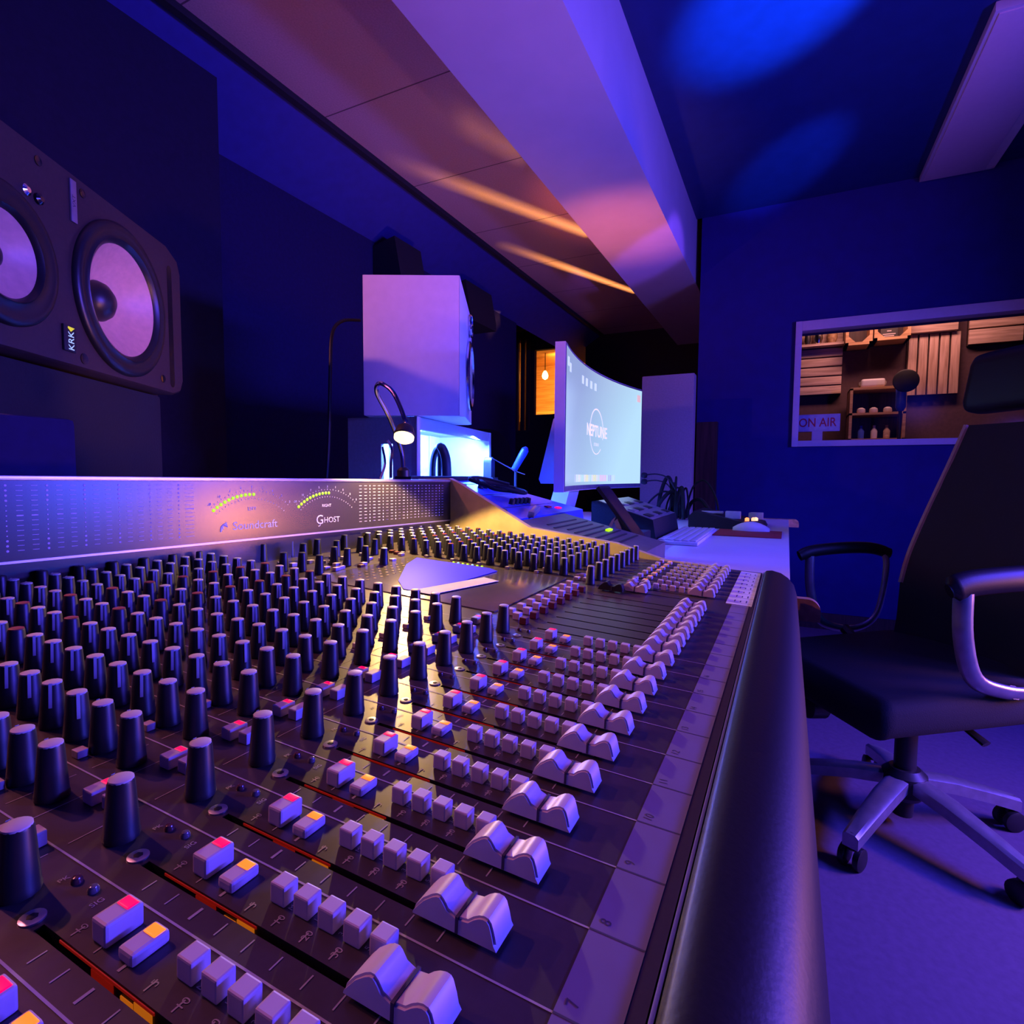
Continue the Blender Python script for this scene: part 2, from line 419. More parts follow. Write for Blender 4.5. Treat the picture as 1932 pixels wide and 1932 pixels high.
for v in vis:
    if id(v) in ids: continue
    s = v[1]; T = Tr(s[0], s[1], 0) @ Rz(math.radians(s[3]))
    for src, m_ in ((knob_body(KH, KR), 0), (knob_cap_bm(KH, KR), mi[s[2]])):
        mp = {q: bm.verts.new(T @ q.co) for q in src.verts}
        for f in src.faces:
            try: nf = bm.faces.new([mp[q] for q in f.verts]); nf.material_index = m_
            except ValueError: pass
        src.free()
ko = obj('knob_field', bm, [M['knob'], M['cap'], M['capred'], M['capdark']], con); ko['kind'] = 'stuff'

# ---- buttons
def btn_me(name, sx, sy, h, bev, m, lens=None, lensm=None, skirt=0.0004):
    bm = bmn(); box(bm, -sx / 2, sx / 2, -sy / 2, sy / 2, .0001, h, bev=bev)
    me = mesh(name, bm, M[m], 12); lm = None
    if lens:
        bm = bmn(); box(bm, sx / 2 - lens, sx / 2 - .0006, -sy / 2 + .0007, sy / 2 - .0007, h - .0015, h + .00025, bev=.0007, seg=3)
        lm = mesh('lens', bm, M[lensm])
    return me, lm
mute = btn_me('mute_button', .0106, .0071, .0072, .0009, 'button', .0044, 'lensred')
onb = btn_me('solo_button', .0106, .0068, .0040, .0011, 'button', .0044, 'lensamb')
pfl = btn_me('pre_fade_button', .0100, .0066, .0058, .0007, 'button', .0040, 'lensred')
pflw = btn_me('insert_button', .0100, .0060, .0058, .0007, 'button')
rt = btn_me('routing_button', .0058, .0062, .0068, .0006, 'button')
eq = btn_me('eq_button', .0046, .0050, .0036, .0004, 'button')
grb = btn_me('group_button', .0072, .0068, .0062, .0006, 'button')
grr = btn_me('group_mute_button', .0072, .0068, .0062, .0006, 'buttonred')
mst = btn_me('master_button', .0085, .0062, .0042, .0005, 'button'); mstr = btn_me('master_button', .0085, .0062, .0042, .0005, 'buttonred')
def put(b, name, x, y):
    o = obj(name, b[0], None, con, loc=(x, y, 0))
    if b[1]: obj('lens', b[1], None, o)
    return o
for n in range(4, 17):
    x = chx(n)
    put(mute, 'mute_button', x + .0056, .120); put(onb, 'solo_button', x + .0056, .1075)
    for y in (.0888, .0788, .0688, .0588, .0490): put(rt, 'routing_button', x + .0075, y)
    put(pfl, 'pre_fade_button', x + .0080, .1915); put(pflw, 'insert_button', x + .0095, .1815)
    put(eq, 'eq_button', x - .0095, .232)
for k in range(8):
    x = rbx(k)
    put(mute if False else pflw, 'insert_button', x + .004, .120); put(onb, 'solo_button', x + .004, .1075)
    for y in (.0880, .0780, .0680, .0575, .0475): put(rt, 'far_routing_button', x + .002, y)
    for y in (.241, .284, .328, .371, .415, .458): put(eq, 'eq_button', x - .0065, y)
    put(pflw, 'insert_button', x + .004, .1815)
for k in range(8):
    x = grx(k)
    put(grr, 'group_mute_button', x + .0005, .156); put(grb, 'group_button', x + .0105, .1675); put(grb, 'group_button', x + .021, .179)
for i, (xx, yy) in enumerate(((.725, .183), (.728, .172), (.742, .187), (.593, .50), (.60, .487), (.611, .481), (.60, .462), (.59, .445), (.612, .432), (.625, .44), (.66, .46), (.668, .445), (.672, .43), (.575, .455), (.579, .442), (.722, .462), (.716, .449), (.727, .475), (.64, .488), (.632, .5), (.565, .50), (.56, .515), (.68, .49))):
    put(mstr if i in (8, 15, 17) else mst, 'master_button', xx, yy)

# ---- faders
def fader_bm():
    bm = bmn()
    prof = [(.0495, .0018), (.0488, .0050), (.0462, .0090), (.0430, .0122), (.0412, .0134), (.0398, .0134), (.0386, .0122), (.0370, .0095), (.0354, .0078), (.0338, .0071),
            (.0322, .0074), (.0302, .0088), (.0284, .0108), (.0266, .0122), (.0250, .0128), (.0234, .0125), (.0224, .0112), (.0214, .0078), (.0206, .0040), (.0202, .0018)]
    prism(bm, [(y - .0345, (z if z < .003 else .0018 + (z - .0018) * .80) + (.0008 if z < .0085 and .03 < y < .038 else 0)) for y, z in prof], 'x', -.0056, .0056)
    es = [e for e in bm.edges if abs(e.verts[0].co.x - e.verts[1].co.x) < 1e-6 and min(e.verts[0].co.z, e.verts[1].co.z) > .0019]
    bmesh.ops.bevel(bm, geom=es, offset=.0007, segments=2, affect='EDGES')
    return bm
fd = mesh('fader_cap', fader_bm(), M['fader']); fdb = mesh('fader_cap', fader_bm(), M['faderblack'])
bm = bmn(); box(bm, -.0058, .0058, -.0014, -.0004, .0020, .0072); ln = mesh('centre_line', bm, M['pen'])
bm = bmn(); box(bm, -.001, .001, -.003, .003, -.008, .002); st = mesh('stem', bm, M['metal'])
def fader(x, y, me=fd, label=None):
    o = obj('fader_cap', me, None, con, loc=(x, y, 0)); obj('centre_line', ln, None, o); obj('stem', st, None, o)
    if label: o['label'] = label
for n in range(4, 17): fader(chx(n) - .0028 if n > 4 else chx(n) - .0028, .0345)
for k in range(8): fader(grx(k) - .0045, .0345)
fader(.704, .105); fader(.728, .1065); fader(.690, .128, fdb, 'black fader cap')
for k in range(0, 8): fader(rbx(k) - .0045 if k else rbx(0) - .0045, .034)

# ---- screws, leds
bm = bmn(); lathe(bm, [(.0034, 0), (.0034, .0005), (.0026, .0007)], 20, cap0=False, mi=0); lathe(bm, [(.0016, .0007), (.0012, .0009)], 6, mi=1, cap0=False)
scr = mesh('screw', bm, [M['metal'], M['slot']])
bm = bmn(); lathe(bm, [(.0017, 0), (.0017, .001), (.0012, .0019), (.0003, .0022)], 14); l1 = mesh('signal_led', bm, M['leddim'])
bm = bmn(); lathe(bm, [(.0017, 0), (.0017, .001), (.0012, .0019), (.0003, .0022)], 14); l2 = mesh('signal_led', bm, M['ledclear'])
for n in range(4, 17):
    obj('screw', scr, None, con, loc=(chx(n) - .0038, .1462, 0))
    obj('signal_led', l1, None, con, loc=(chx(n) + .0100, .151, 0)); obj('signal_led', l2, None, con, loc=(chx(n) + .0105, .1425, 0))

# ---- label strips and armrest
bm = bmn(); box(bm, X0, .715, -.0172, 0.0, 0, .0003); tp = obj('label_strip', bm, M['tape'], con)
bm = bmn()
for n in range(2, 24): quad(bm, [(chx(n + .5) - .0004, -.0172, .0004), (chx(n + .5) + .0003, -.0172, .0004), (chx(n + .5) + .0003, 0, .0004), (chx(n + .5) - .0004, 0, .0004)])
for n in range(5, 17): text(bm, str(n), .0052, Tr(chx(n) - .0105, -.0040, .0004) @ Rz(.12 * math.sin(n * 3)), sx=.9)
obj('handwritten_numbers', bm, M['pen'], tp)
bm = bmn(); box(bm, .715, .948, -.020, .0065, 0, .0006); pp = obj('paper_label', bm, M['paper'], con)
bm = bmn()
for k in range(8):
    x = rbx(k) - .013; quad(bm, [(x, -.02, .0007), (x + .0006, -.02, .0007), (x + .0006, .0065, .0007), (x, .0065, .0007)])
    for j in range(3): quad(bm, [(x + .005, -.014 + .006 * j, .0007), (x + .016 - .003 * (j % 2), -.014 + .006 * j, .0007), (x + .016 - .003 * (j % 2), -.013 + .006 * j, .0007), (x + .005, -.013 + .006 * j, .0007)])
obj('handwriting', bm, M['pen'], pp)
bm = bmn()
arm = [(-.0245, -.02), (-.0245, .0015), (-.027, .0042), (-.034, .0055), (-.046, .003), (-.056, -.003), (-.0640, -.012), (-.0690, -.026), (-.0725, -.05), (-.0765, -.09), (-.079, -.20), (-.03, -.20)]
prism(bm, arm, 'x', X0, .962)
es = [e for e in bm.edges if abs(e.verts[0].co.x - .962) < 1e-4 and abs(e.verts[1].co.x - .962) < 1e-4]
bmesh.ops.bevel(bm, geom=es, offset=.004, segments=3, affect='EDGES')
obj('armrest', bm, M['leather'], con, angle=50)
bm = bmn(); box(bm, X0, .958, -.0240, -.0226, -.01, .0008, bev=.0003); obj('edge_trim', bm, M['silver'], con)

# ---- meter bridge (world coordinates)
a_ = math.radians(-3.2)
e1 = Vector((math.cos(a_), math.sin(a_), -0.0085)).normalized(); e2 = Vector((0, 0, 1)); e3 = e1.cross(e2).normalized(); e2 = e3.cross(e1)   # e3 faces the operator
BT = basis((.97, .524, .855), e1, e2, e3)                           # local x along, y up, z out
bm = bmn(); box(bm, -1.5, 0, 0, .0715, -.07, 0); box(bm, -1.5, 0, -.06, 0, -.07, -.002)
br = obj('meter_bridge', bm, M['bridge'], con); br.matrix_parent_inverse = CT.inverted(); br.matrix_basis = BT
bm = bmn(); box(bm, -1.5, 0, .0712, .0755, -.072, .0012, bev=.0008); box(bm, -1.5, 0, -.0022, 0, -.02, .0010); obj('rail', bm, M['metal'], br)
bm = bmn()
for k in range(-20, 6):
    sx_ = -.664 + .0298 * k + .0298 * 0
    if sx_ < -1.45: continue
    for r in range(14):
        y = .0090 + .00445 * r; big = 1.0 if r in (0, 1, 2, 10, 11, 12, 13) else .6
        lathe(bm, [(.0011 * big, .0002), (.0009 * big, .0003)], 8, Tr(sx_, y, 0), cap0=False)
for k in range(-20, 7):
    for d in (-.0095, .0095):
        if k == 6 and d > 0: continue
        for r in range(14):
            sx_ = -.664 + .0298 * k + d - (.0 if k < 6 else .006); y = .0090 + .00445 * r
            quad(bm, [(sx_ - .0025, y - (.0005 if r == 7 else .00022), .0003), (sx_ + .0025, y - (.0005 if r == 7 else .00022), .0003), (sx_ + .0025, y + (.0005 if r == 7 else .00022), .0003), (sx_ - .0025, y + (.0005 if r == 7 else .00022), .0003)])
for k in range(7):
    for r in range(12):
        y = .0100 + .0050 * r; sx_ = -.219 + .0299 * k
        lathe(bm, [(.0011 if r in (0, 1, 2, 9, 10, 11) else .0007, .0002), (.0008, .0003)], 8, Tr(sx_, y, 0), cap0=False)
        for d in (-.0095, .0095, -.0205 if k == 0 else .0095):
            quad(bm, [(sx_ + d - .0026, y - .0003, .0003), (sx_ + d + .0026, y - .0003, .0003), (sx_ + d + .0026, y + .0003, .0003), (sx_ + d - .0026, y + .0003, .0003)])
obj('scale_marks', bm, M['ink2'], br)
bm = bmn()
for cx in (-.425, -.3045):
    cy, R_ = -.0235, .0785
    h = math.asin(.05 / R_)
    for i in range(23):
        t = -h + 2 * h * i / 22
        for q0, q1 in (((.0042, .0062) if i % 2 else (.0042, .0052)), (-.006, -.0046)):
            w = .0003; c, s = math.cos(t), math.sin(t)
            P_ = [(cx + (R_ + q) * s + sg * w * c, cy + (R_ + q) * c - sg * w * s, .0003) for q, sg in ((q0, -1), (q0, 1), (q1, 1), (q1, -1))]
            quad(bm, P_)
    for i, s_ in enumerate(('-20', '10', '7', '5', '3', '1', '0', '2', '3')):
        t = -h + 2 * h * i / 8
        text(bm, s_, .0042, Tr(cx + (R_ + .0092) * math.sin(t), cy + (R_ + .0092) * math.cos(t), .0003))
text(bm, 'RIGHT', .0058, Tr(-.306, .037, .0003)); text(bm, 'LEFT', .0058, Tr(-.425, .037, .0003))
obj('dial_print', bm, M['ink2'], br)
bm = bmn()
text(bm, 'G', .0185, Tr(-.3185, .0168, .0003)); text(bm, 'HOST', .0112, Tr(-.2965, .0160, .0003), sx=1.02)
tube(bm, [(-.318, .012, .0003), (-.3185, .009, .0003), (-.3215, .008, .0003)], .0008, 6)
text(bm, 'Soundcraft', .0140, Tr(-.4200, .0165, .0003), sx=1.03)
for k in range(3):
    tube(bm, spline([(-.4665 + .0015 * k, .011 + .002 * k, .0003), (-.4655 + .0008 * k, .017 + .001 * k, .0003), (-.459 + .0005 * k, .0215 - .0025 * k, .0003)], 4), .0010, 6, flat=.3)
obj('lettering', bm, M['ink2'], br)
led = None
for cx in (-.425, -.3045):
    cy, R_ = -.0235, .0785; h = math.asin(.05 / R_)
    for i in range(11):
        t = -h + h * 1.05 * i / 10
        if led is None:
            bm = bmn(); lathe(bm, [(.0020, 0), (.0020, .0004), (.0012, .0009)], 12, cap0=False); led = mesh('meter_led', bm, M['ledgreen'])
        o = obj('meter_led', led, None, br, loc=(cx + R_ * math.sin(t), cy + R_ * math.cos(t), 0))
# end cheek
bm = bmn()
prism(bm, [(.598, .80), (.598, .932), (.528, .9335), (.505, .924), (.36, .8475), (.20, .8285), (.12, .8060), (.05, .802), (.05, .74), (.60, .74)], 'x', .966, .980)
ck = obj('end_cheek', bm, M['cheek'], con); ck.matrix_parent_inverse = CT.inverted()
# feet: console trestle
for x in (-.30, .90):
    bm = bmn(); box(bm, x - .03, x + .03, .06, .50, .0, .672 - 0, bev=.006)
    t = obj('support_leg', bm, M['blackp'], con); t.matrix_parent_inverse = CT.inverted()
# ================================================================== the room
def slab(name, x0, x1, y0, y1, z0, z1, m): 
    bm = bmn(); box(bm, x0, x1, y0, y1, z0, z1); return struct(name, bm, m)
slab('floor', -2.2, 8.4, -2.6, 3.9, -.12, 0, M['floor'])
# ceilings: dark part on the operator's side, white boxed beam, tiled part, blue sloping soffit
slab('ceiling', -2.2, 4.0, -2.6, .548, 2.635, 2.76, M['ceildark'])
bm = bmn(); prism(bm, [(.548, 2.239), (.970, 2.239), (.970, 2.76), (.548, 2.76)], 'x', -2.2, 7.0); struct('ceiling_beam', bm, M['beam'])
slab('ceiling_tiled', -2.2, 7.0, .970, 1.735, 2.419, 2.76, M['ceiltile'])
slab('trim_1', -2.2, 7.0, 1.722, 1.752, 2.395, 2.43, M['blackm'])
bm = bmn(); prism(bm, [(1.752, 2.416), (2.06, 2.220), (2.06, 2.76), (1.752, 2.76)], 'x', -2.2, 7.0); struct('ceiling_soffit', bm, M['soffit'])
slab('wall_front', -2.2, 4.38, 2.05, 2.20, 0, 2.76, M['wallfront'])
slab('wall_front_pier', -2.2, 1.475, 1.84, 2.05, 0, 2.40, M['pier'])
slab('wall_left', -2.32, -2.2, -2.6, 2.2, 0, 2.76, M['wallblue'])
slab('wall_back', -2.32, 5.85, -2.72, -2.6, 0, 2.76, M['wallblue'])
# wall with the window on the live room: opening X = 4.0, Y -1.30..-.09, Z 1.165..1.842
bm = bmn()
box(bm, 4.0, 4.14, -2.6, .512, 0, 1.165); box(bm, 4.0, 4.14, -2.6, .512, 1.842, 2.76); box(bm, 4.0, 4.14, -.098, .512, 1.165, 1.842); box(bm, 4.0, 4.14, -2.6, -1.32, 1.165, 1.842)
struct('wall_right', bm, M['wallblue'])
slab('baseboard_right', 3.985, 4.0, -2.6, .512, 0, .10, M['darkwood'])
slab('trim_2', 3.93, 3.999, .372, .50, .72, 1.30, M['darkwood'])
bm = bmn()
prism(bm, [(-1.36, 1.131), (-.066, 1.131), (-.066, 1.896), (-1.36, 1.884)], 'x', 3.975, 4.0)
# window frame as four rails
bm.free(); bm = bmn()
box(bm, 3.972, 4.06, -.100, -.064, 1.131, 1.897, bev=.003); box(bm, 3.972, 4.06, -1.36, -1.32, 1.131, 1.897, bev=.003)
box(bm, 3.9725, 4.06, -1.3205, -.0995, 1.1315, 1.168, bev=.003); box(bm, 3.9725, 4.06, -1.3205, -.0995, 1.838, 1.8965, bev=.003)
w1 = struct('window_1', bm, M['frame'])
bm = bmn(); box(bm, 4.066, 4.070, -1.32, -.098, 1.165, 1.842); struct('window_pane', bm, M['glass'], w1)
# passage behind: far partition with a lit opening and a slatted screen
PX = 5.8
bm = bmn()
box(bm, PX, PX + .06, .512, 1.92, 0, 2.76); box(bm, PX, PX + .06, 1.92, 2.515, 0, 1.62); box(bm, PX, PX + .06, 1.92, 2.515, 2.33, 2.76)
box(bm, PX, PX + .06, 2.515, 2.56, 0, 2.76); box(bm, PX, PX + .06, 2.90, 3.9, 0, 2.76)
struct('wall_far', bm, M['blackm'])
slab('wall_passage', 4.14, 8.4, .412, .512, 0, 2.76, M['blackm'])
slab('wall_passage_front', 4.38, 8.4, 3.8, 3.9, 0, 2.76, M['blackm'])
slab('ceiling_passage', 4.38, 8.4, 2.06, 3.9, 2.60, 2.76, M['blackm'])
slab('wall_booth', 7.2, 7.3, .512, 3.8, 0, 2.76, M['woodbooth'])
slab('ceiling_booth', 5.865, 7.2, .512, 3.8, 2.44, 2.59, M['woodbooth'])
sl = thing('slatted_screen', 'slatted timber screen with glowing gaps beside the lit booth opening', 'screen', Tr(PX, 2.73, 0))
for y in (2.592, 2.660, 2.738, 2.815, 2.870):
    bm = bmn(); box(bm, PX, PX + .05, y - .025, y + .025, 1.45, 2.55, bev=.004); obj('slat', bm, M['darkwood'], sl, True)
bm = bmn(); box(bm, PX - .005, PX + .055, 2.564, 2.896, 0, 1.45); obj('lower_panel', bm, M['blackm'], sl, True)
pb = thing('pendant_bulb', 'bare glowing warm bulb hanging in the timber booth', 'light bulb', Tr(6.45, 2.62, 2.1))
bm = bmn(); lathe(bm, [(.012, .06), (.03, .03), (.038, 0), (.030, -.03), (.004, -.045)], 20, Tr(6.45, 2.66, 2.165)); obj('bulb', bm, M['bulb'], pb, True)
bm = bmn(); tube(bm, [(6.45, 2.66, 2.225), (6.45, 2.66, 2.44)], .005, 8); obj('flex', bm, M['blackp'], pb, True)
bl = thing('booth_bench', 'timber bench with upright rails in the glowing booth', 'bench', Tr(7.6, 2.4, 0))
bm = bmn(); box(bm, 6.85, 7.19, 1.4, 3.2, 1.72, 1.78); obj('top', bm, M['woodbooth'], bl, True)
for y in (1.6, 2.0, 2.35, 2.7, 3.05):
    bm = bmn(); box(bm, 6.87, 6.92, y - .03, y + .03, 0, 1.72); obj('rail', bm, M['woodbooth'], bl, True)
# ---- grey board standing in the gap beside the monitor
t = tag(obj('acoustic_board', (lambda b: (box(b, 3.20, 3.28, .415, .695, .0, 1.495, bev=.006), b)[1])(bmn()), M['greyboard']), 'tall grey acoustic board standing behind the curved monitor', 'acoustic panel')
# ---- ceiling light
lp = thing('ceiling_light', 'slim rectangular unlit ceiling light near the window wall', 'ceiling light', Tr(3.37, -.82, 2.6))
bm = bmn(); box(bm, 2.70, 3.985, -.985, -.655, 2.60, 2.634, bev=.004); box(bm, 2.72, 3.965, -.9825, -.94, 2.598, 2.6); obj('housing', bm, M['frame'], lp, True)
bm = bmn(); box(bm, 2.715, 3.97, -.94, -.67, 2.595, 2.601, bev=.002); obj('diffuser', bm, M['ledpanel'], lp, True)
# ---- foam blocks high on the front wall
for x, lab in ((2.56, 'black foam block on the front wall above the white loudspeaker'), (3.30, 'black foam block on the front wall farther along from the loudspeaker')):
    bm = bmn(); prism(bm, [(2.05, 2.20), (1.90, 2.23), (1.86, 2.02), (1.86, 1.97), (2.05, 1.97)], 'x', x, x + (.24 if x < 3 else .36))
    tag(obj('foam_block', bm, M['blackm']), lab, 'acoustic foam')
bm = bmn(); tube(bm, spline([(1.44, 1.16, 1.418), (1.363, 1.16, 1.397), (1.322, 1.16, 1.35), (1.312, 1.16, 1.24), (1.31, 1.17, 1.0), (1.31, 1.2, .76)]), .005, 8)
tag(obj('power_cable', bm, M['blackp']), 'dark cable curving out from the rear of the white loudspeaker', 'cable')

# ================================================================== black loudspeaker lying on its side
sd = Vector((.856, .517, 0)).normalized(); sn = Vector((sd.y, -sd.x, 0)); LSO = Vector((.446, .908, 0))
LT = basis(LSO, sd, Vector((0, 0, 1)), sn)                          # x along, y up, z out of the baffle
ls = thing('loudspeaker', 'large black studio loudspeaker lying on its side with two pale cones', 'loudspeaker', LT)
bm = bmn(); box(bm, -.17, .496, 1.108, 1.417, -.34, -.055, bev=.004)
b_ = [(-.17, 1.108), (.10, 1.108), (.455, 1.108), (.485, 1.118), (.496, 1.14), (.496, 1.375), (.485, 1.40), (.44, 1.417), (-.17, 1.417)]
prism(bm, b_, 'z', -.06, -.006, cap=False)
out = [bm.verts.new((*p, -.006)) for p in b_]; mid = [bm.verts.new((.165 + (p[0] - .165) * .985, 1.2625 + (p[1] - 1.2625) * .975, 0)) for p in b_]
ed = []
for k in range(len(b_)):
    k2 = (k + 1) % len(b_); bm.faces.new((out[k], out[k2], mid[k2], mid[k])); ed.append(bm.edges.get((mid[k], mid[k2])))
for cx, cy, r in ((.280, 1.252, .119), (.012, 1.236, .082)):
    c_ = [bm.verts.new((cx + r * math.cos(2 * PI * k / 48), cy + r * math.sin(2 * PI * k / 48), 0)) for k in range(48)]
    ed += [bm.edges.new((c_[k], c_[(k + 1) % 48])) for k in range(48)]
bmesh.ops.triangle_fill(bm, edges=ed, use_beauty=True, use_dissolve=False)
bmesh.ops.remove_doubles(bm, verts=bm.verts[:], dist=1e-5); bmesh.ops.recalc_face_normals(bm, faces=bm.faces[:])
obj('cabinet', bm, M['spk'], ls)
def driver(cx, cy, r, ring, deep, name):
    T = Tr(cx, cy, 0)
    bm = bmn(); lathe(bm, [(ring, .0), (ring, .006), (ring * .95, .010), (ring * .88, .009), (r * 1.16, .006), (r * 1.10, .010), (r * 1.03, .006), (r, .0)], 64, T, cap0=False, cap1=False)
    d = obj(name, bm, M['rubber'], ls, angle=60)
    bm = bmn(); lathe(bm, [(r * 1.01, .002), (r * .7, -deep * .5), (r * .36, -deep)], 64, T, cap0=False, cap1=True); obj('cone', bm, M['cone'], d, angle=60)
    bm = bmn(); q = r * .37; lathe(bm, [(q * 1.02, -deep), (q, -deep + .004), (q * .85, -deep + q * .42), (q * .5, -deep + q * .68), (.002, -deep + q * .78)], 40, T, cap0=False); obj('dust_cap', bm, M['rubber'], d, angle=60)
driver(.280, 1.252, .096, .134, .044, 'woofer')
driver(.012, 1.236, .058, .096, .022, 'midrange_driver')
# cabinet face is hollowed visually by dark basket discs behind the cones: carve real recesses
bm = bmn(); prism(bm, [(.447 + .009 * math.cos(t), 1.25 + (.115 if math.sin(t) > 0 else -.115) + .012 * math.sin(t)) for t in [2 * PI * k / 16 for k in range(16)]], 'z', -.004, .0006); obj('port', bm, M['blackgloss'], ls)
for px_, py_, r in ((.168, 1.126, .009), (.409, 1.135, .008), (.18, 1.395, .007), (.085, 1.395, .007)):
    bm = bmn(); lathe(bm, [(r, 0), (r, .0012), (r * .5, .0008)], 16, Tr(px_, py_, 0), cap0=False); obj('bolt', bm, M['blackgloss'], ls)
bm = bmn(); box(bm, .1485, .1625, 1.338, 1.404, 0, .003, bev=.001); npl = obj('nameplate', bm, M['silver'], ls)
bm = bmn(); text(bm, 'VXT', .010, Tr(.1555, 1.371, .0032) @ Rz(PI / 2)); obj('lettering', bm, M['pen'], npl)
bm = bmn(); box(bm, .118, .146, 1.130, 1.171, 0, .004, bev=.003); bd = obj('badge', bm, M['blackp'], ls)
bm = bmn(); text(bm, 'KRK', .0185, Tr(.1340, 1.147, .0042) @ Rz(PI / 2), sx=.85); obj('lettering', bm, glow('badge_lit', (.5, .75, .95), .75), bd)
bm = bmn(); quad(bm, [(.126, 1.166, .0043), (.133, 1.161, .0043), (.142, 1.168, .0043), (.127, 1.1685, .0043)]); obj('accent', bm, glow('badge_yellow', (.8, .75, .02), .7), bd)
for px_, py_, m_ in ((.056, 1.340, 'chrome'), (.081, 1.339, 'blackgloss')):
    bm = bmn(); lathe(bm, [(.008, 0), (.008, .004), (.004, .007)], 16, Tr(px_, py_, 0), cap0=False); obj('control_knob', bm, M[m_], ls)
# stand under it
sT = LT.copy(); stn = thing('speaker_stand', 'black box stand carrying the large black loudspeaker', 'speaker stand', sT)
bm = bmn(); box(bm, -.17, .46, .04, 1.106, -.33, -.03, bev=.01); obj('column', bm, M['blackm'], stn)
bm = bmn(); box(bm, -.2, .5, 0, .04, -.36, 0, bev=.008); obj('base', bm, M['blackm'], stn)
bm = bmn(); box(bm, .20, .432, .70, .80, .0, 1.002, bev=.008); tag(obj('equipment_case', bm, M['wallfront']), 'dark blue upright case standing before the black speaker stand', 'case')

# ================================================================== white loudspeaker on the lit cubby
wf = Vector((.443, -.8965, 0)); wr = Vector((.8965, .443, 0))        # front and sideways
WT = basis(Vector((1.302, 1.030, 1.106)), wr, -wf, Vector((0, 0, 1)))
ws = thing('loudspeaker', 'white studio loudspeaker standing on the blue lit cubby', 'loudspeaker', WT)
bm = bmn(); box(bm, 0, .28, -.272, -.002, 0, .388, bev=.003)
prism(bm, [(.0, .0), (.28, .0), (.28, .388), (.0, .388)], 'y', -.287, -.272)
fr = [v for v in bm.verts if abs(v.co.y + .287) < 1e-5]
for v in fr:
    v.co.x += .022 if v.co.x < .14 else -.022
    if v.co.z > .2: v.co.z -= .055
obj('cabinet', bm, M['white'], ws)
for z, r, nm in ((.135, .09, 'woofer'), (.285, .03, 'tweeter')):
    T = Tr(.14, -.288, z) @ Rx(PI / 2)
    bm = bmn(); lathe(bm, [(r * 1.15, 0), (r * 1.15, .006), (r * 1.02, .010), (r, .004)], 40, T, cap0=False, cap1=False); d = obj(nm, bm, M['chrome'], ws)
    bm = bmn(); lathe(bm, [(r, .004), (r * .6, -.012 * r / .09), (r * .3, -.016 * r / .09), (.002, .006 * r / .09)], 40, T, cap0=False); obj('cone', bm, M['cone'] if r > .05 else M['blackgloss'], d)
ca = math.radians(9.2)
cx_ = Vector((math.cos(ca), math.sin(ca), 0)); cy_ = Vector((-math.sin(ca), math.cos(ca), 0))
KT = basis(Vector((1.368, .895, .7606)), cx_, cy_, Vector((0, 0, 1)))
cb = thing('cubby_cabinet', 'open white cubby glowing blue inside under the white loudspeaker', 'cabinet', KT)
W_, D_, H_ = .63, .222, .344
def part(nm, m, *boxes, parent=cb):
    bm = bmn()
    for b in boxes: box(bm, *b)
    return obj(nm, bm, m, parent)
t = .014
# near side board with a rounded slot
bm = bmn()
box(bm, 0, t, 0, .075, 0, H_); box(bm, 0, t, .112, D_, 0, H_); box(bm, 0, t, .075, .112, .268, H_)
obj('side_panel', bm, M['greyboard'], cb)
part('side_panel', M['white'], (W_ - t, W_, 0, D_, 0, H_))
part('front_rail', M['white'], (0, W_, 0, .016, H_ - .034, H_), (0, W_, 0, .016, 0, .03), (0, .02, -.003, .016, 0, H_), (W_ - .02, W_, -.003, .016, 0, H_))
part('back_board', M['cyan'], *[(t + .0502 * k, t + .0502 * k + .049, D_ - t - (.003 if k % 3 == 1 else 0), D_, 0, H_) for k in range(12)])
part('floor_board', M['cyan'], (t, W_ - t, .016, D_ - t, .0, .016))
part('top_board', M['cyan'], (t, W_ - t, .135, D_ - t, H_ - .016, H_), (.31, W_ - t, .016, .135, H_ - .016, H_))
part('led_strip', M['cubbyled'], (.05, W_ - .05, .0165, .022, H_ - .026, H_ - .018))
hd = thing('headphones', 'dark headphones leaning inside the cubby opening', 'headphones', KT @ Tr(.030, -.098, 0) @ Rz(1.25))
bm = bmn(); tube(bm, spline([(.022, 0, .15), (.026, .0, .225), (.05, 0, .262), (.074, 0, .225), (.078, 0, .15)]), .009, 10, flat=1.6); obj('headband', bm, M['blackp'], hd)
for q in (.022, .078):
    bm = bmn(); lathe(bm, [(.02, -.012), (.034, -.008), (.036, .006), (.026, .012)], 24, Tr(q, 0, .135) @ Ry(PI / 2)); obj('ear_cup', bm, M['blackp'], hd)
bm = bmn(); lathe(bm, [(.028, .001), (.028, .008), (.006, .012), (.006, .25)], 16, Tr(.05, 0, 0)); obj('hanger', bm, M['blackp'], hd)
bm = bmn(); tube(bm, spline([(.022, 0, .10), (.018, -.02, .08), (.03, -.03, .05), (.05, -.035, 0.025), (.055, -.03, .012)]), .0035, 8); obj('lead', bm, M['metal'], hd)
bm = bmn(); prism(bm, [(-.021, 0), (.021, 0), (.021, .055)] + [(.021 * math.cos(a), .055 + .021 * math.sin(a)) for a in [PI * k / 12 for k in range(1, 12)]] + [(-.021, .055)], 'y', 0, .03, KT @ Tr(.52, -.050, .170)); 
box(bm, -.03, .03, -.01, .04, 0.0005, .172, KT @ Tr(.52, -.050, 0))
tag(obj('pencil_sharpener', bm, M['blackp']), 'small dark arch topped block before the lit cubby', 'desk object')
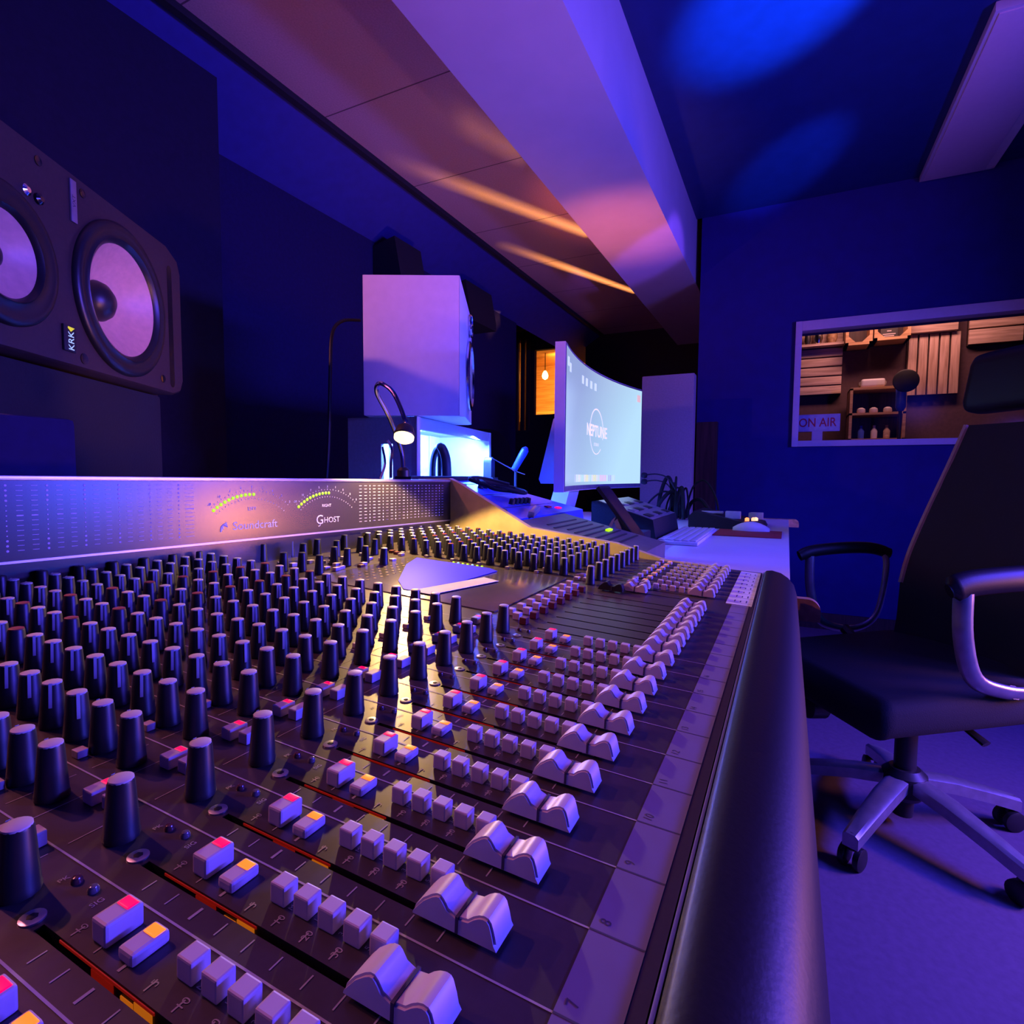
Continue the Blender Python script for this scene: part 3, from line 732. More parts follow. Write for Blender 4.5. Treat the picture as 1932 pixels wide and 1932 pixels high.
# gooseneck lamp on the bridge
gl = thing('gooseneck_lamp', 'chrome gooseneck lamp glowing warm on top of the meter bridge', 'lamp', Tr(.838, .56, .93))
bm = bmn(); lathe(bm, [(.011, .9362), (.011, .947), (.006, .952)], 16, Tr(.855, .55, 0)); obj('socket', bm, M['blackp'], gl, True)
bm = bmn(); tube(bm, spline([(.855, .55, .945), (.856, .555, .982), (.831, .56, 1.035), (.793, .555, 1.072), (.783, .54, 1.085), (.791, .52, 1.07), (.802, .505, 1.026), (.788, .495, 1.012)], 8), .0036, 10); obj('neck', bm, M['chrome'], gl, True)
hdT = Tr(.780, .490, 1.004) @ Rz(.4) @ Ry(.5)
bm = bmn(); lathe(bm, [(.006, .016), (.013, .010), (.017, -.004), (.016, -.006)], 20, hdT, cap1=False); obj('shade', bm, M['blackp'], gl, True)
bm = bmn(); lathe(bm, [(.0155, -.0045), (.0155, -.010), (.010, -.014), (.001, -.015)], 20, hdT, cap0=False); obj('lens', bm, M['lamphead'], gl, True)
bm = bmn(); tube(bm, spline([(.846, .57, .934), (.853, .575, .96), (.862, .58, .985), (.856, .585, 1.0)], 5), .0025, 8); tube(bm, spline([(.855, .60, .934), (.88, .61, .96), (.885, .62, .99)], 5), .0022, 8)
tag(obj('lead', bm, M['chrome']), 'thin bright cable ends rising behind the lamp foot', 'cable')
# ================================================================== desk and what stands on it
dk = thing('desk', 'white topped desk with rounded oak edge beyond the mixing console', 'desk', Tr(1.8, .4, 0))
bm = bmn(); box(bm, 1.0, 2.72, -.060, 1.35, .728, .760); obj('worktop', bm, M['whitedesk'], dk, True)
bm = bmn()
nose = [(-.060, .728), (-.060, .761)] + [(-.082 - .018 * math.sin(a) , .743 + .018 * math.cos(a)) for a in [PI / 2 * k / 8 for k in range(9)]] + [(-.100, .728)]
prism(bm, nose[1:-1] + [(-.100, .728), (1.35, .728), (1.35, .761)], 'x', .984, 1.0); obj('end_moulding', bm, M['wood'], dk, True, angle=40)
bm = bmn(); prism(bm, nose[1:-1] + [(-.100, .728), (1.35, .728), (1.35, .761)], 'x', 2.72, 2.755); obj('end_moulding', bm, M['wood'], dk, True)
for x, y in ((1.06, .05), (2.64, .05), (1.06, 1.27), (2.64, 1.27)):
    bm = bmn(); box(bm, x - .03, x + .03, y - .03, y + .03, 0, .728, bev=.004); obj('leg', bm, M['blackp'], dk, True)
# monitor
CA, CB_ = Vector((1.45, .478)), Vector((2.33, .488)); CL = (CB_ - CA).length; ce = (CB_ - CA) / CL; cn = Vector((-ce.y, ce.x))
SAG = .05; CRR = (CL * CL / 4 + SAG * SAG) / (2 * SAG)
def curve(s, off=0.0):                                               # s metres along the arc from its middle; off > 0 towards the viewer
    a = s / CRR
    p = CA + ce * (CL / 2 + CRR * math.sin(a)) + cn * (SAG - CRR * (1 - math.cos(a)))
    n = (-ce * math.sin(a) * -1 * -1 - cn * math.cos(a)) if False else Vector((-(ce.x * math.sin(a)) - cn.x * math.cos(a), -(ce.y * math.sin(a)) - cn.y * math.cos(a)))
    p = p + n * off
    return p
def carc(bm, s0, s1, z0, z1, o0, o1, mi=0, n=32):
    rows = []
    for k in range(n + 1):
        s = s0 + (s1 - s0) * k / n; a = curve(s, o0); b = curve(s, o1)
        rows.append([bm.verts.new((a.x, a.y, z0)), bm.verts.new((a.x, a.y, z1)), bm.verts.new((b.x, b.y, z1)), bm.verts.new((b.x, b.y, z0))])
    fs = []
    for p, q in zip(rows, rows[1:]):
        for i in range(4): fs.append(bm.faces.new((p[i], p[(i + 1) % 4], q[(i + 1) % 4], q[i])))
    fs += [bm.faces.new(rows[0]), bm.faces.new(rows[-1][::-1])]
    _setmi(fs, mi); bmesh.ops.recalc_face_normals(bm, faces=fs)
mo = thing('monitor', 'wide curved computer monitor showing a pale blue desktop', 'computer monitor', Tr(1.89, .55, .76))
bm = bmn(); carc(bm, -.450, .450, .896, 1.288, -.028, -.001); obj('housing', bm, M['white'], mo, True)
bm = bmn(); carc(bm, -.447, .447, .898, .912, -.001, .0015); carc(bm, -.447, .447, 1.281, 1.286, -.001, .0015); carc(bm, .4435, .4475, .9, 1.286, -.001, .0015); carc(bm, -.4475, -.4435, .9, 1.286, -.001, .0015); obj('bezel', bm, M['silver'], mo, True)
sm = bpy.data.materials.new('screen_lit'); sm.use_nodes = True
nt = sm.node_tree; b = nt.nodes['Principled BSDF']; b.inputs['Base Color'].default_value = (.02, .02, .02, 1); b.inputs['Roughness'].default_value = .25
tc = nt.nodes.new('ShaderNodeTexCoord'); gr = nt.nodes.new('ShaderNodeSeparateXYZ'); rp = nt.nodes.new('ShaderNodeValToRGB')
nt.links.new(tc.outputs['Generated'], gr.inputs[0])
mx = nt.nodes.new('ShaderNodeMath'); mx.operation = 'MULTIPLY_ADD'; mx.inputs[1].default_value = -.35
nt.links.new(gr.outputs['Z'], mx.inputs[0]); nt.links.new(gr.outputs['X'], mx.inputs[2]); nt.links.new(mx.outputs[0], rp.inputs['Fac'])
rp.color_ramp.elements[0].color = (.27, .35, .60, 1); rp.color_ramp.elements[1].color = (.45, .70, .90, 1); rp.color_ramp.elements[1].position = .7
nt.links.new(rp.outputs['Color'], b.inputs['Emission Color']); b.inputs['Emission Strength'].default_value = 1.1
bm = bmn(); carc(bm, -.444, .444, .912, 1.281, 0, .0008); scn = obj('screen', bm, sm, mo, True)
def onscreen(z0, s0=0.0): return lambda p: (lambda c: Vector((c.x, c.y, z0 + p.y)))(curve(s0 + p.x, .0016))
bm = bmn()
text(bm, 'NEPTUNE', .054, None, fn=onscreen(1.088, -.005), sx=.98, bold=.0009)
text(bm, 'STUDIO', .014, None, fn=onscreen(1.045, -.005), sx=1.1, mi=0)
ring = []
for k in range(60):
    a0 = 2 * PI * k / 60; a1 = 2 * PI * (k + 1) / 60
    if 1.72 * PI < a0 < 1.87 * PI or a0 > 1.96 * PI or a0 < .02 * PI: continue
    P_ = []
    for a, r in ((a0, .073), (a1, .073), (a1, .0765 + .0008 * math.sin(a1)), (a0, .0765 + .0008 * math.sin(a0))):
        c = curve(-.006 + r * math.cos(a), .0016); P_.append((c.x, c.y, 1.088 + r * math.sin(a)))
    quad(bm, P_)
obj('logo', bm, glow('screen_white', (1, .86, .95), .85), scn, True) if False else None
lg = obj('desktop_logo', bm, glow('screen_white', (1, .86, .95), .85), mo, True)
ICM = [glow('icon%d' % i, c, .8) for i, c in enumerate([(.7, .85, .9), (.9, .85, .5), (.55, .85, .5), (.95, .6, .55), (.5, .55, .65), (.95, .9, .3)])]
bm = bmn()
for i in range(26):
    s = -.275 + .0185 * i
    c0, c1 = curve(s, .0016), curve(s + .012, .0016); quad(bm, [(c0.x, c0.y, .922), (c1.x, c1.y, .922), (c1.x, c1.y, .944), (c0.x, c0.y, .944)], mi=[4, 0, 0, 1, 0, 2, 2, 1, 5, 5, 0, 2, 1, 5, 5, 1, 0, 3, 3, 3, 3, 0, 4, 4, 0, 0][i])
for s, z in ((-.41, 1.235), (-.375, 1.225), (-.19, 1.222), (-.14, 1.222), (-.085, 1.222), (-.035, 1.222)):
    c0, c1 = curve(s, .0016), curve(s + .022, .0016); quad(bm, [(c0.x, c0.y, z), (c1.x, c1.y, z), (c1.x, c1.y, z + .024), (c0.x, c0.y, z + .024)], mi=0)
c0, c1 = curve(.40, .0016), curve(.43, .0016); quad(bm, [(c0.x, c0.y, 1.235), (c1.x, c1.y, 1.235), (c1.x, c1.y, 1.262), (c0.x, c0.y, 1.262)], mi=3)
obj('desktop_icons', bm, ICM, mo, True)
bm = bmn(); prism(bm, [(.505, 1.105), (.532, 1.096), (.574, .930), (.568, .918), (.50, .918)], 'x', 1.50, 1.53); obj('side_fin', bm, M['white'], mo, True)
bm = bmn(); prism(bm, [(.55, 1.12), (.60, 1.12), (.70, .772), (.64, .772)], 'x', 1.84, 1.94); box(bm, 1.76, 2.02, .56, .80, .7605, .773, bev=.004); obj('stand', bm, M['white'], mo, True)
# keyboard, mouse, mat
KB = basis(Vector((1.56, .152, .7605)), Vector((.985, .0, 0)).normalized(), Vector((0, 1, 0)), Vector((0, 0, 1)))
kb = thing('keyboard', 'slim white keyboard lying on the white desk', 'keyboard', KB)
bm = bmn(); box(bm, 0, .43, 0, .108, 0, .010, bev=.003); obj('base', bm, M['white'], kb)
km = mesh('key', (lambda b: (box(b, -.0085, .0085, -.008, .008, 0, .0035, bev=.0012), b)[1])(bmn()), M['key'])
for r in range(5):
    for c in range(19): obj('key', km, None, kb, loc=(.017 + .0222 * c, .013 + .0205 * r, .0098))
tag(obj('mouse_mat', (lambda b: (box(b, 1.868, 2.085, -.040, .152, .7603, .7635, bev=.001), b)[1])(bmn()), M['redmat']), 'dark red mouse mat on the white desk', 'mouse mat')
bm = bmn()
for i, (q, z) in enumerate(((0, 0), )):
    rings = []
    for k in range(9):
        u = k / 8; y = .0 + .112 * u; w = .030 * math.sin(PI * min(max(u, .06), .94)) ** .45; h = .030 * math.sin(PI * min(max(.08 + .84 * u, .0), 1)) ** .8
        rings.append([bm.verts.new((2.055 + w * math.cos(a) * (1 if a <= PI else 1), -.004 + y, .764 + max(0, h * math.sin(a)))) for a in [PI * j / 10 for j in range(11)]])
    for a, b in zip(rings, rings[1:]):
        for j in range(10): bm.faces.new((a[j], a[j + 1], b[j + 1], b[j]))
        bm.faces.new((a[0], b[0], b[10], a[10]))
    bm.faces.new(rings[0]); bm.faces.new(rings[-1][::-1])
bmesh.ops.recalc_face_normals(bm, faces=bm.faces[:])
tag(obj('mouse', bm, M['white'], angle=70), 'white computer mouse on the dark red mat', 'computer mouse')
# black control unit behind the mat
cu = thing('control_unit', 'wedge shaped black control unit with tiny orange lights behind the mouse', 'control unit', Tr(2.25, .1, .76))
bm = bmn(); prism(bm, [(.262, .7605), (.262, .800), (.245, .818), (.02, .775), (.012, .7605)], 'x', 2.12, 2.40); obj('body', bm, M['blackp'], cu, True)
for i, (x, y, z, w) in enumerate(((2.16, .118, .797, .05), (2.3, .06, .786, .03), (2.36, .05, .784, .045), (2.2, .20, .811, .09))):
    bm = bmn(); box(bm, x, x + .03, y - w / 2, y + w / 2, z - .004, z + (.022 if i < 3 else .004), bev=.002); obj('pad', bm, M['key'], cu, True)
for i, (x, y) in enumerate(((2.17, .072), (2.19, .052), (2.2, .045))):
    bm = bmn(); lathe(bm, [(.007, 0), (.007, .009), (.003, .012)], 12, Tr(x, y, .787)); obj('lit_pad', bm, glow('pad_orange%d' % i, (1, .25 + .1 * i, .08 + .1 * i), 2.2), cu, True)
# sloping synthesiser lit blue
sy = thing('synthesizer', 'sloping keyless synthesizer panel washed in blue light beside the console end', 'synthesizer', Tr(1.25, .55, .76))
SYP = [(.800, .7605), (.800, .925), (.74, .925), (.43, .8525), (.42, .7605)]
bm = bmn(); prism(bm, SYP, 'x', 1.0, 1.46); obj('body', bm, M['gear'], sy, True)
def sz(y): return .925 - (.74 - y) / .48 * .113
sl_ = math.atan2(.113, .48)
bm = bmn()
for y in (.70, .60, .50): box(bm, 1.02, 1.45, -.001, .001, -.0002, .0008, Tr(0, y, sz(y)) @ Rx(sl_))
obj('panel_lines', bm, M['blackp'], sy, True)
kk = mesh('dial', (lambda b: (lathe(b, [(.0075, 0), (.007, .012), (.005, .0135)], 14), b)[1])(bmn()), M['blackp'])
for y, xs in ((.66, [1.06 + .022 * i for i in range(9)] + [1.32 + .022 * i for i in range(5)]), (.52, [1.22 + .022 * i for i in range(5)]), (.565, [1.03, 1.055]), (.46, [1.03, 1.06])):
    for x in xs:
        o = obj('dial', kk, None, sy, True); o.matrix_basis = Tr(x, y, sz(y)) @ Rx(sl_)
for i, (x, y) in enumerate(((1.33, .475), (1.36, .46))):
    bm = bmn(); box(bm, -.012, .012, -.005, .005, 0, .003, Tr(x, y, sz(y)) @ Rx(sl_)); obj('red_key', bm, M['lensred'] if i else M['redmat'], sy, True)
bm = bmn(); box(bm, 1.14, 1.45, .745, .795, .9255, .937, bev=.005); tag(obj('bar_case', bm, M['blackm']), 'long black case lying along the back of the synthesizer', 'case')
bm = bmn(); box(bm, -.055, .055, -.007, .007, -.006, .006, Tr(1.17, .44, sz(.44) + .008) @ Rx(sl_) @ Rz(.3), bev=.002)
tag(obj('pen', bm, M['silver']), 'stubby pale pen resting on the synthesizer slope', 'pen')
if 0:
  ru = thing('effects_unit', 'dark slotted effects unit with a green light behind the far knobs', 'effects unit', Tr(1.35, .36, .76))
gu = thing('vent_plate', 'olive ribbed plate with a small green light below the synthesizer slope', 'vented unit', Tr(1.2, .2, .8))
bm = bmn(); prism(bm, [(.41, .8475), (.41, .853), (.18, .80), (.18, .7605), (.41, .7605)], 'x', 1.0, 1.275); obj('body', bm, M['gear2'], gu, True)
bm = bmn()
for i in range(8):
    y = .235 + .019 * i; box(bm, 1.06 + .012 * (i % 3), 1.255 - .02 * (i % 2), -.0022, .0022, 0, .0012, Tr(0, y, .80 + (y - .18) * .2304) @ Rx(.2265))
obj('ribs', bm, M['slot'], gu, True)
bm = bmn(); box(bm, 1.195, 1.225, -.004, .004, 0, .004, Tr(0, .285, .8245) @ Rx(.2265), bev=.001); obj('power_light', bm, M['ledgreen'], gu, True)
rk = random.Random(5); bm = bmn(); P_ = []
for i in range(16):
    a = i * 1.15; r = .03 + .035 * rk.random(); yy = .60 + r * math.sin(a) * 1.2; P_.append((1.30 + r * math.cos(a) * 1.3, yy, sz(yy) + .0165 + .010 * rk.random()))
tube(bm, spline(P_, 5), .0045, 8); tag(obj('cable_coil', bm, M['blackm']), 'loose coil of black cable lying on the synthesizer slope', 'cable')
# phone on its white stand
ts = thing('phone_stand', 'white folding stand holding a dark phone at a slant', 'phone stand', Tr(1.33, .3, .76))
bm = bmn()
for pts in ([(.30, .842), (.292, .849), (.325, .7605), (.345, .7605)], [(.288, .845), (.296, .838), (.262, .7605), (.25, .7605)]):
    prism(bm, pts, 'x', 1.285, 1.345)
obj('legs', bm, M['white'], ts, True)
bm = bmn(); prism(bm, [(.225, .7605), (.262, .7605), (.262, .768), (.225, .768)], 'x', 1.285, 1.345); prism(bm, [(.212, .7605), (.220, .7605), (.218, .785), (.212, .785)], 'x', 1.285, 1.345); obj('foot', bm, M['white'], ts, True)
tb = thing('phone', 'dark phone leaning on the white folding stand', 'phone', Tr(1.33, .3, .77))
TB = Tr(1.325, .2245, .7735) @ Rx(math.radians(52.5))
bm = bmn(); box(bm, -.050, .030, 0, .178, -.0045, .0045, TB, bev=.002); obj('body', bm, M['blackp'], tb, True)
bm = bmn(); box(bm, -.047, .027, .006, .172, .0044, .0049, TB); obj('screen', bm, M['blackgloss'], tb, True)
# drum machine with lit labels
dm = thing('drum_machine', 'violet sloping drum machine with rows of pads below the monitor', 'drum machine', Tr(1.95, .35, .76))
bm = bmn(); prism(bm, [(.465, .7605), (.465, .865), (.45, .868), (.285, .817), (.275, .7605)], 'x', 1.64, 2.0); obj('body', bm, M['blackm'], dm, True)
bm = bmn(); box(bm, 1.648, 1.992, -.083, .083, 0, .0015, Tr(0, .3675, .8425) @ Rx(math.atan2(.051, .165))); obj('top_plate', bm, M['silver'], dm, True)
ds = math.atan2(.051, .165); dz = lambda y: .817 + (y - .285) * .051 / .165
for r in range(3):
    for c in range(5):
        bm = bmn(); box(bm, -.026, .026, -.011, .011, 0, .004, Tr(1.695 + .062 * c, .31 + .045 * r, dz(.31 + .045 * r)) @ Rx(ds), bev=.001); obj('pad', bm, M['silver'] if (r + c) % 2 else M['blackp'], dm, True)
bm = bmn()
for y in (.298, .332, .377, .425):
    for i in range(14): quad(bm, [(-.003, -.0015, .0005), (.003, -.0015, .0005), (.003, .0015, .0005), (-.003, .0015, .0005)], T=Tr(1.66 + .010 * i + (.1 if y < .3 else 0), y, dz(y)) @ Rx(ds))
obj('panel_dots', bm, M['ink2'], dm, True)
bm = bmn(); box(bm, 1.42, 1.62, .285, .44, .7605, .792, bev=.004); tag(obj('black_box', bm, M['blackm']), 'low black box on the desk between phone and drum machine', 'box')
# cables and a plant pot of cable ends
rc = random.Random(3)
ct = thing('cable_tangle', 'tangle of black looping cables on the desk beside the monitor', 'cables', Tr(2.45, .38, .76))
for i in range(13):
    x = 2.42 + .12 * rc.random(); y0 = .36 + .06 * (rc.random() - .5); dy = (rc.random() - .5) * .26; h = .05 + .13 * rc.random()
    bm = bmn(); tube(bm, spline([(x, y0, .765), (x + .02, y0 + dy * .2, .765 + h * .8), (x + .01, y0 + dy * .6, .765 + h), (x - .03, y0 + dy, .765 + h * .55), (x - .04, y0 + dy * 1.12, .766)], 6), .004 + .004 * (i % 3 == 0), 8); obj('cable', bm, M['blackm'], ct, True)
for i, (x, y, z) in enumerate(((2.45, .498, .945), (2.46, .50, .918))):
    bm = bmn(); lathe(bm, [(.004, -.012), (.013, -.006), (.013, .006), (.004, .012)], 14, Tr(x, y, z) @ Ry(.6)); tube(bm, spline([(x, y, z), (x + .02, y - .05, z + .005), (x + .03, y - .1, z - .02), (x + .03, y - .15, z - .12), (x + .02, y - .13, .765)], 5), .003, 6); obj('plug', bm, M['blackp'], ct, True)
# desk microphone with boom
dmc = thing('desk_microphone', 'small pale microphone tilted on a thin boom behind the synthesizer', 'microphone', Tr(1.98, .88, .76))
bm = bmn(); lathe(bm, [(.04, .7605), (.04, .772), (.005, .778), (.005, .955), (.003, .957)], 18, Tr(1.98, .88, 0)); obj('stand', bm, M['blackp'], dmc, True)
bm = bmn(); tube(bm, [(1.82, .90, 1.003), (1.98, .88, .957), (2.02, .86, .945)], .0022, 8); obj('boom', bm, M['chrome'], dmc, True)
bm = bmn(); lathe(bm, [(.004, -.05), (.012, -.045), (.015, .03), (.014, .045), (.005, .055)], 18, Tr(1.985, .865, 1.0) @ Rx(.55)); obj('capsule', bm, M['gear'], dmc, True)
# padded black seat behind the desk
ac = thing('armchair', 'rounded glossy black armchair back showing behind the desk', 'armchair', Tr(2.9, 1.7, 0))
bm = bmn()
prf = [(2.45, .55), (2.45, 1.10), (2.50, 1.165), (2.62, 1.185), (2.80, 1.20), (2.98, 1.215), (3.10, 1.205), (3.18, 1.17), (3.22, 1.10), (3.22, .55)]
prism(bm, prf, 'y', 1.50, 1.66)
bmesh.ops.bevel(bm, geom=[e for e in bm.edges if abs(e.verts[0].co.y - e.verts[1].co.y) < 1e-6], offset=.035, segments=4, affect='EDGES')
obj('backrest', bm, M['blackgloss'], ac, True, angle=60)
bm = bmn(); box(bm, 2.46, 3.21, 1.42, 1.95, .30, .52, bev=.05, seg=4); obj('seat', bm, M['blackgloss'], ac, True)
for x in (2.52, 3.15):
    for y in (1.48, 1.90):
        bm = bmn(); lathe(bm, [(.018, 0), (.024, .31)], 12, Tr(x, y, 0)); obj('leg', bm, M['blackp'], ac, True)

# ================================================================== office chair
OT = Tr(1.84, -.36, 0) @ Rz(math.atan2(.55, .835))
oc = thing('office_chair', 'black office chair with mesh back and silver star base beside the desk', 'office chair', OT)
bm = bmn(); lathe(bm, [(.040, .085), (.052, .10), (.052, .150), (.036, .165)], 24); obj('hub', bm, M['blackp'], oc)
yaw0 = math.atan2(.55, .835)
for i, ang in enumerate((151, 223, 295, 7, 79)):
    a = math.radians(ang) - yaw0; T = Rz(a)
    bm = bmn(); sec = [(.040, .150, .026), (.12, .138, .026), (.22, .112, .022), (.30, .088, .018)]
    rings = []
    for x, z, w in sec: rings.append([bm.verts.new(T @ Vector(p)) for p in ((x, -w, z - .034), (x, -w, z - .006), (x, -w * .6, z), (x, w * .6, z), (x, w, z - .006), (x, w, z - .034))])
    for p, q in zip(rings, rings[1:]):
        for k in range(6): bm.faces.new((p[k], p[(k + 1) % 6], q[(k + 1) % 6], q[k]))
    bm.faces.new(rings[0]); bm.faces.new(rings[-1][::-1]); bmesh.ops.recalc_face_normals(bm, faces=bm.faces[:])
    lg_ = obj('base_leg', bm, M['silver'], oc)
    bm = bmn()
    tube(bm, [T @ Vector((.285, 0, .09)), T @ Vector((.285, 0, .045))], .010, 10)
    for s in (-1, 1): lathe(bm, [(.020, -.009), (.027, -.006), (.027, .006), (.020, .009)], 20, T @ Tr(.285, .017 * s, .0275) @ Rx(PI / 2))
    obj('caster', bm, M['blackp'], lg_)
bm = bmn(); lathe(bm, [(.024, .035), (.026, .085), (.026, .265), (.017, .2655), (.017, .37)], 20); obj('gas_lift', bm, M['blackp'], oc)
bm = bmn(); box(bm, -.075, .075, -.13, .10, .345, .395, bev=.015); obj('tilt_mechanism', bm, M['blackp'], oc)
bm = bmn(); tube(bm, [(-.05, -.0, .36), (-.12, -.02, .345), (-.19, -.03, .318)], [.009, .009, .013], 10, flat=.5); obj('lever', bm, M['blackp'], oc)
bm = bmn(); lathe(bm, [(.010, -.03), (.034, -.022), (.036, .022), (.028, .032)], 18, Tr(.05, .235, .325) @ Rx(PI / 2)); obj('tension_knob', bm, M['blackp'], oc)
def cushion(x0, x1, y0, y1, z0, z1, r):
    bm = bmn(); box(bm, x0, x1, y0, y1, z0, z1, bev=r, seg=5); return bm
bm = cushion(-.25, .25, -.20, .30, .385, .475, .040)
for v in bm.verts:
    if v.co.y > .2: v.co.z -= (v.co.y - .2) * .35
obj('seat', bm, M['mesh'], oc, angle=70)
# backrest: curved padded mesh following the spine line
spn = [(-.125, .46), (-.145, .52), (-.160, .62), (-.185, .70), (-.225, .80), (-.269, .91), (-.30, 1.0), (-.33, 1.10)]
bm = bmn(); grid = []
for i, (y, z) in enumerate(spn):
    w = .20 + .03 * math.sin(PI * i / 7)
    row = []
    for k in range(9):
        u = -1 + k / 4; row.append((w * u, y - .05 * (1 - u * u), z))
    grid.append(row)
F_ = [[bm.verts.new(p) for p in r] for r in grid]; B_ = [[bm.verts.new((p[0], p[1] - .028, p[2])) for p in r] for r in grid]
for G_ in (F_, B_):
    for i in range(7):
        for k in range(8): bm.faces.new((G_[i][k], G_[i][k + 1], G_[i + 1][k + 1], G_[i + 1][k]))
for i in range(7):
    for k in (0, 8): bm.faces.new((F_[i][k], F_[i + 1][k], B_[i + 1][k], B_[i][k]))
for k in range(8):
    for i in (0, 7): bm.faces.new((F_[i][k], F_[i][k + 1], B_[i][k + 1], B_[i][k]))
bmesh.ops.recalc_face_normals(bm, faces=bm.faces[:])
bk = obj('backrest', bm, M['mesh'], oc, angle=70)
for s in (-1, 1):
    bm = bmn(); tube(bm, spline([(s * (.20 + .03 * math.sin(PI * i / 7)), y - .004, z) for i, (y, z) in enumerate(spn) if i > 1], 4), .008, 8); obj('piping', bm, M['piping'], bk)
bm = bmn(); tube(bm, spline([(0, -.10, .36), (0, -.24, .40), (0, -.30, .60), (0, -.36, .95), (0, -.41, 1.2)], 5), .022, 10, flat=.5); obj('back_bar', bm, M['blackp'], oc)
bm = cushion(-.235, .235, -.41, -.33, 1.135, 1.315, .038)
for v in bm.verts:
    v.co.y -= .05 * (1 - (v.co.x / .235) ** 2)
    v.co.x *= 1 - .12 * max(0, (v.co.z - 1.2) / .115)
obj('headrest', bm, M['leather'], oc, angle=70)
for s in (-1, 1):
    x = .262 * s
    f_ = .165 if s < 0 else .15
    bm = bmn(); tube(bm, spline([(x, f_ - .035, .700), (x, f_ - .04, .60), (x, f_ - .07, .51), (x, .03, .478), (x, -.05, .47), (x, -.11, .50), (x, -.135, .57), (x, -.145, .67), (x, -.135, .705)], 5), .011 if s < 0 else .008, 10, flat=1.7); ar = obj('armrest_frame', bm, M['silver'], oc, angle=60)
    bm = bmn(); tube(bm, spline([(x, f_, .700), (x, f_ - .045, .715), (x, .0, .724), (x, -.09, .722), (x, -.155, .705)], 5), [.009] * 2 + [.016 if s < 0 else .010] * 17 + [.009] * 2, 12, flat=1.8); obj('arm_pad', bm, M['leather'], ar, angle=60)
    bm = bmn(); tube(bm, [(x, -.01, .472), (s * .15, -.01, .415)], .016, 8); obj('bracket', bm, M['blackp'], ar)

# ================================================================== the live room beyond the window
slab('wall_live_far', 5.72, 5.85, -2.6, .412, 0, 2.76, M['livewall'])
slab('ceiling_live', 4.14, 5.72, -2.6, .412, 2.62, 2.76, M['frame'])
LX = 5.70
def boards(name, y0, y1, z0, z1, n, horiz, m, label, d=.05, gap=.012, grp=None):
    t = thing(name, label, 'wall panel', Tr(LX, (y0 + y1) / 2, z0))
    for i in range(n):
        bm = bmn()
        if horiz:
            h = (z1 - z0) / n; box(bm, LX - d, LX - .02, y0, y1, z0 + h * i + gap / 2, z0 + h * (i + 1) - gap / 2, bev=.003)
        else:
            h = (y1 - y0) / n; box(bm, LX - d, LX - .02, y0 + h * i + gap / 2, y0 + h * (i + 1) - gap / 2, z0, z1, bev=.003)
        obj('board', bm, m, t, True)
    bm = bmn(); box(bm, LX - .02, LX + .02, y0, y1, z0, z1); obj('backing', bm, M['darkwood'], t, True)
    return t
def crate(y0, y1, z0, z1, label):
    t = thing('wooden_crate', label, 'crate', Tr(LX - .15, (y0 + y1) / 2, z0)); d = .22; w = .022
    for nm, b in (('side', (y0, y0 + w, z0, z1)), ('side', (y1 - w, y1, z0, z1)), ('bottom', (y0, y1, z0, z0 + w)), ('top', (y0, y1, z1 - w, z1))):
        bm = bmn(); box(bm, LX - d, LX, *b); obj(nm, bm, M['crate'], t, True)
    bm = bmn(); box(bm, LX - .01, LX + .02, y0, y1, z0, z1); obj('back', bm, M['darkwood'], t, True)
    bm = bmn()
    for yy, s in ((y0 + w, 1), (y1 - w, -1)): prism(bm, [(yy, z0 + w), (yy + s * .05, z0 + w), (yy, z0 + w + .05)], 'x', LX - d, LX - d + .02)
    obj('corner_blocks', bm, M['crate'], t, True)
    return t
boards('board_panel', -.435, -.09, 1.66, 2.06, 5, True, M['woodpaleh'], 'grey white horizontal boards low beside the window frame')
crate(-.63, -.44, 2.03, 2.36, 'dark empty wooden crate next to the horizontal boards')
crate(-.885, -.64, 2.05, 2.36, 'wooden crate holding a printed leaflet')
boards('slat_panel', -1.245, -.895, 1.62, 2.105, 5, False, M['woodpale'], 'pinkish panel of upright pine slats behind the headrest')
bm = bmn(); box(bm, LX - .10, LX, -1.21, -.90, 2.11, 2.36, bev=.004); tag(obj('pine_box', bm, M['woodpaleh']), 'bright pine box above the upright slat panel', 'box')
boards('board_panel', -1.62, -1.29, 1.99, 2.36, 3, True, M['woodpaleh'], 'pink lit horizontal boards high at the window end')
tp_ = thing('shelf_of_tools', 'open niche panel with pale back above the horizontal boards', 'niche', Tr(LX, -.26, 2.08))
bm = bmn(); box(bm, LX - .14, LX, -.435, -.09, 2.065, 2.085); box(bm, LX - .01, LX, -.435, -.09, 2.085, 2.36); obj('ledge', bm, M['woodpaleh'], tp_, True)
for i, (y, w, h, m_) in enumerate(((-.165, .026, .13, 'blackp'), (-.245, .036, .16, 'chrome'), (-.35, .042, .15, 'wood'))):
    bm = bmn(); lathe(bm, [(w * .6, 0), (w, h * .3), (w * .8, h * .8), (w * .4, h)], 14, Tr(LX - .09, y, 2.0856))
    tag(obj(('speaker_grille', 'steel_mug', 'wooden_vase')[i], bm, M[m_]), ('small black tapered object on the ledge by the window frame', 'shiny steel mug on the ledge above the boards', 'brown wooden vase on the ledge beside the steel mug')[i], ('ornament', 'mug', 'vase')[i])
lf = thing('leaflet', 'black and white printed leaflet standing in the crate', 'leaflet', Tr(LX - .06, -.75, 2.07))
bm = bmn(); box(bm, LX - .062, LX - .058, -.82, -.70, 2.075, 2.335); obj('sheet', bm, M['blackp'], lf, True)
bm = bmn(); box(bm, LX - .0635, LX - .0622, -.805, -.715, 2.235, 2.325)
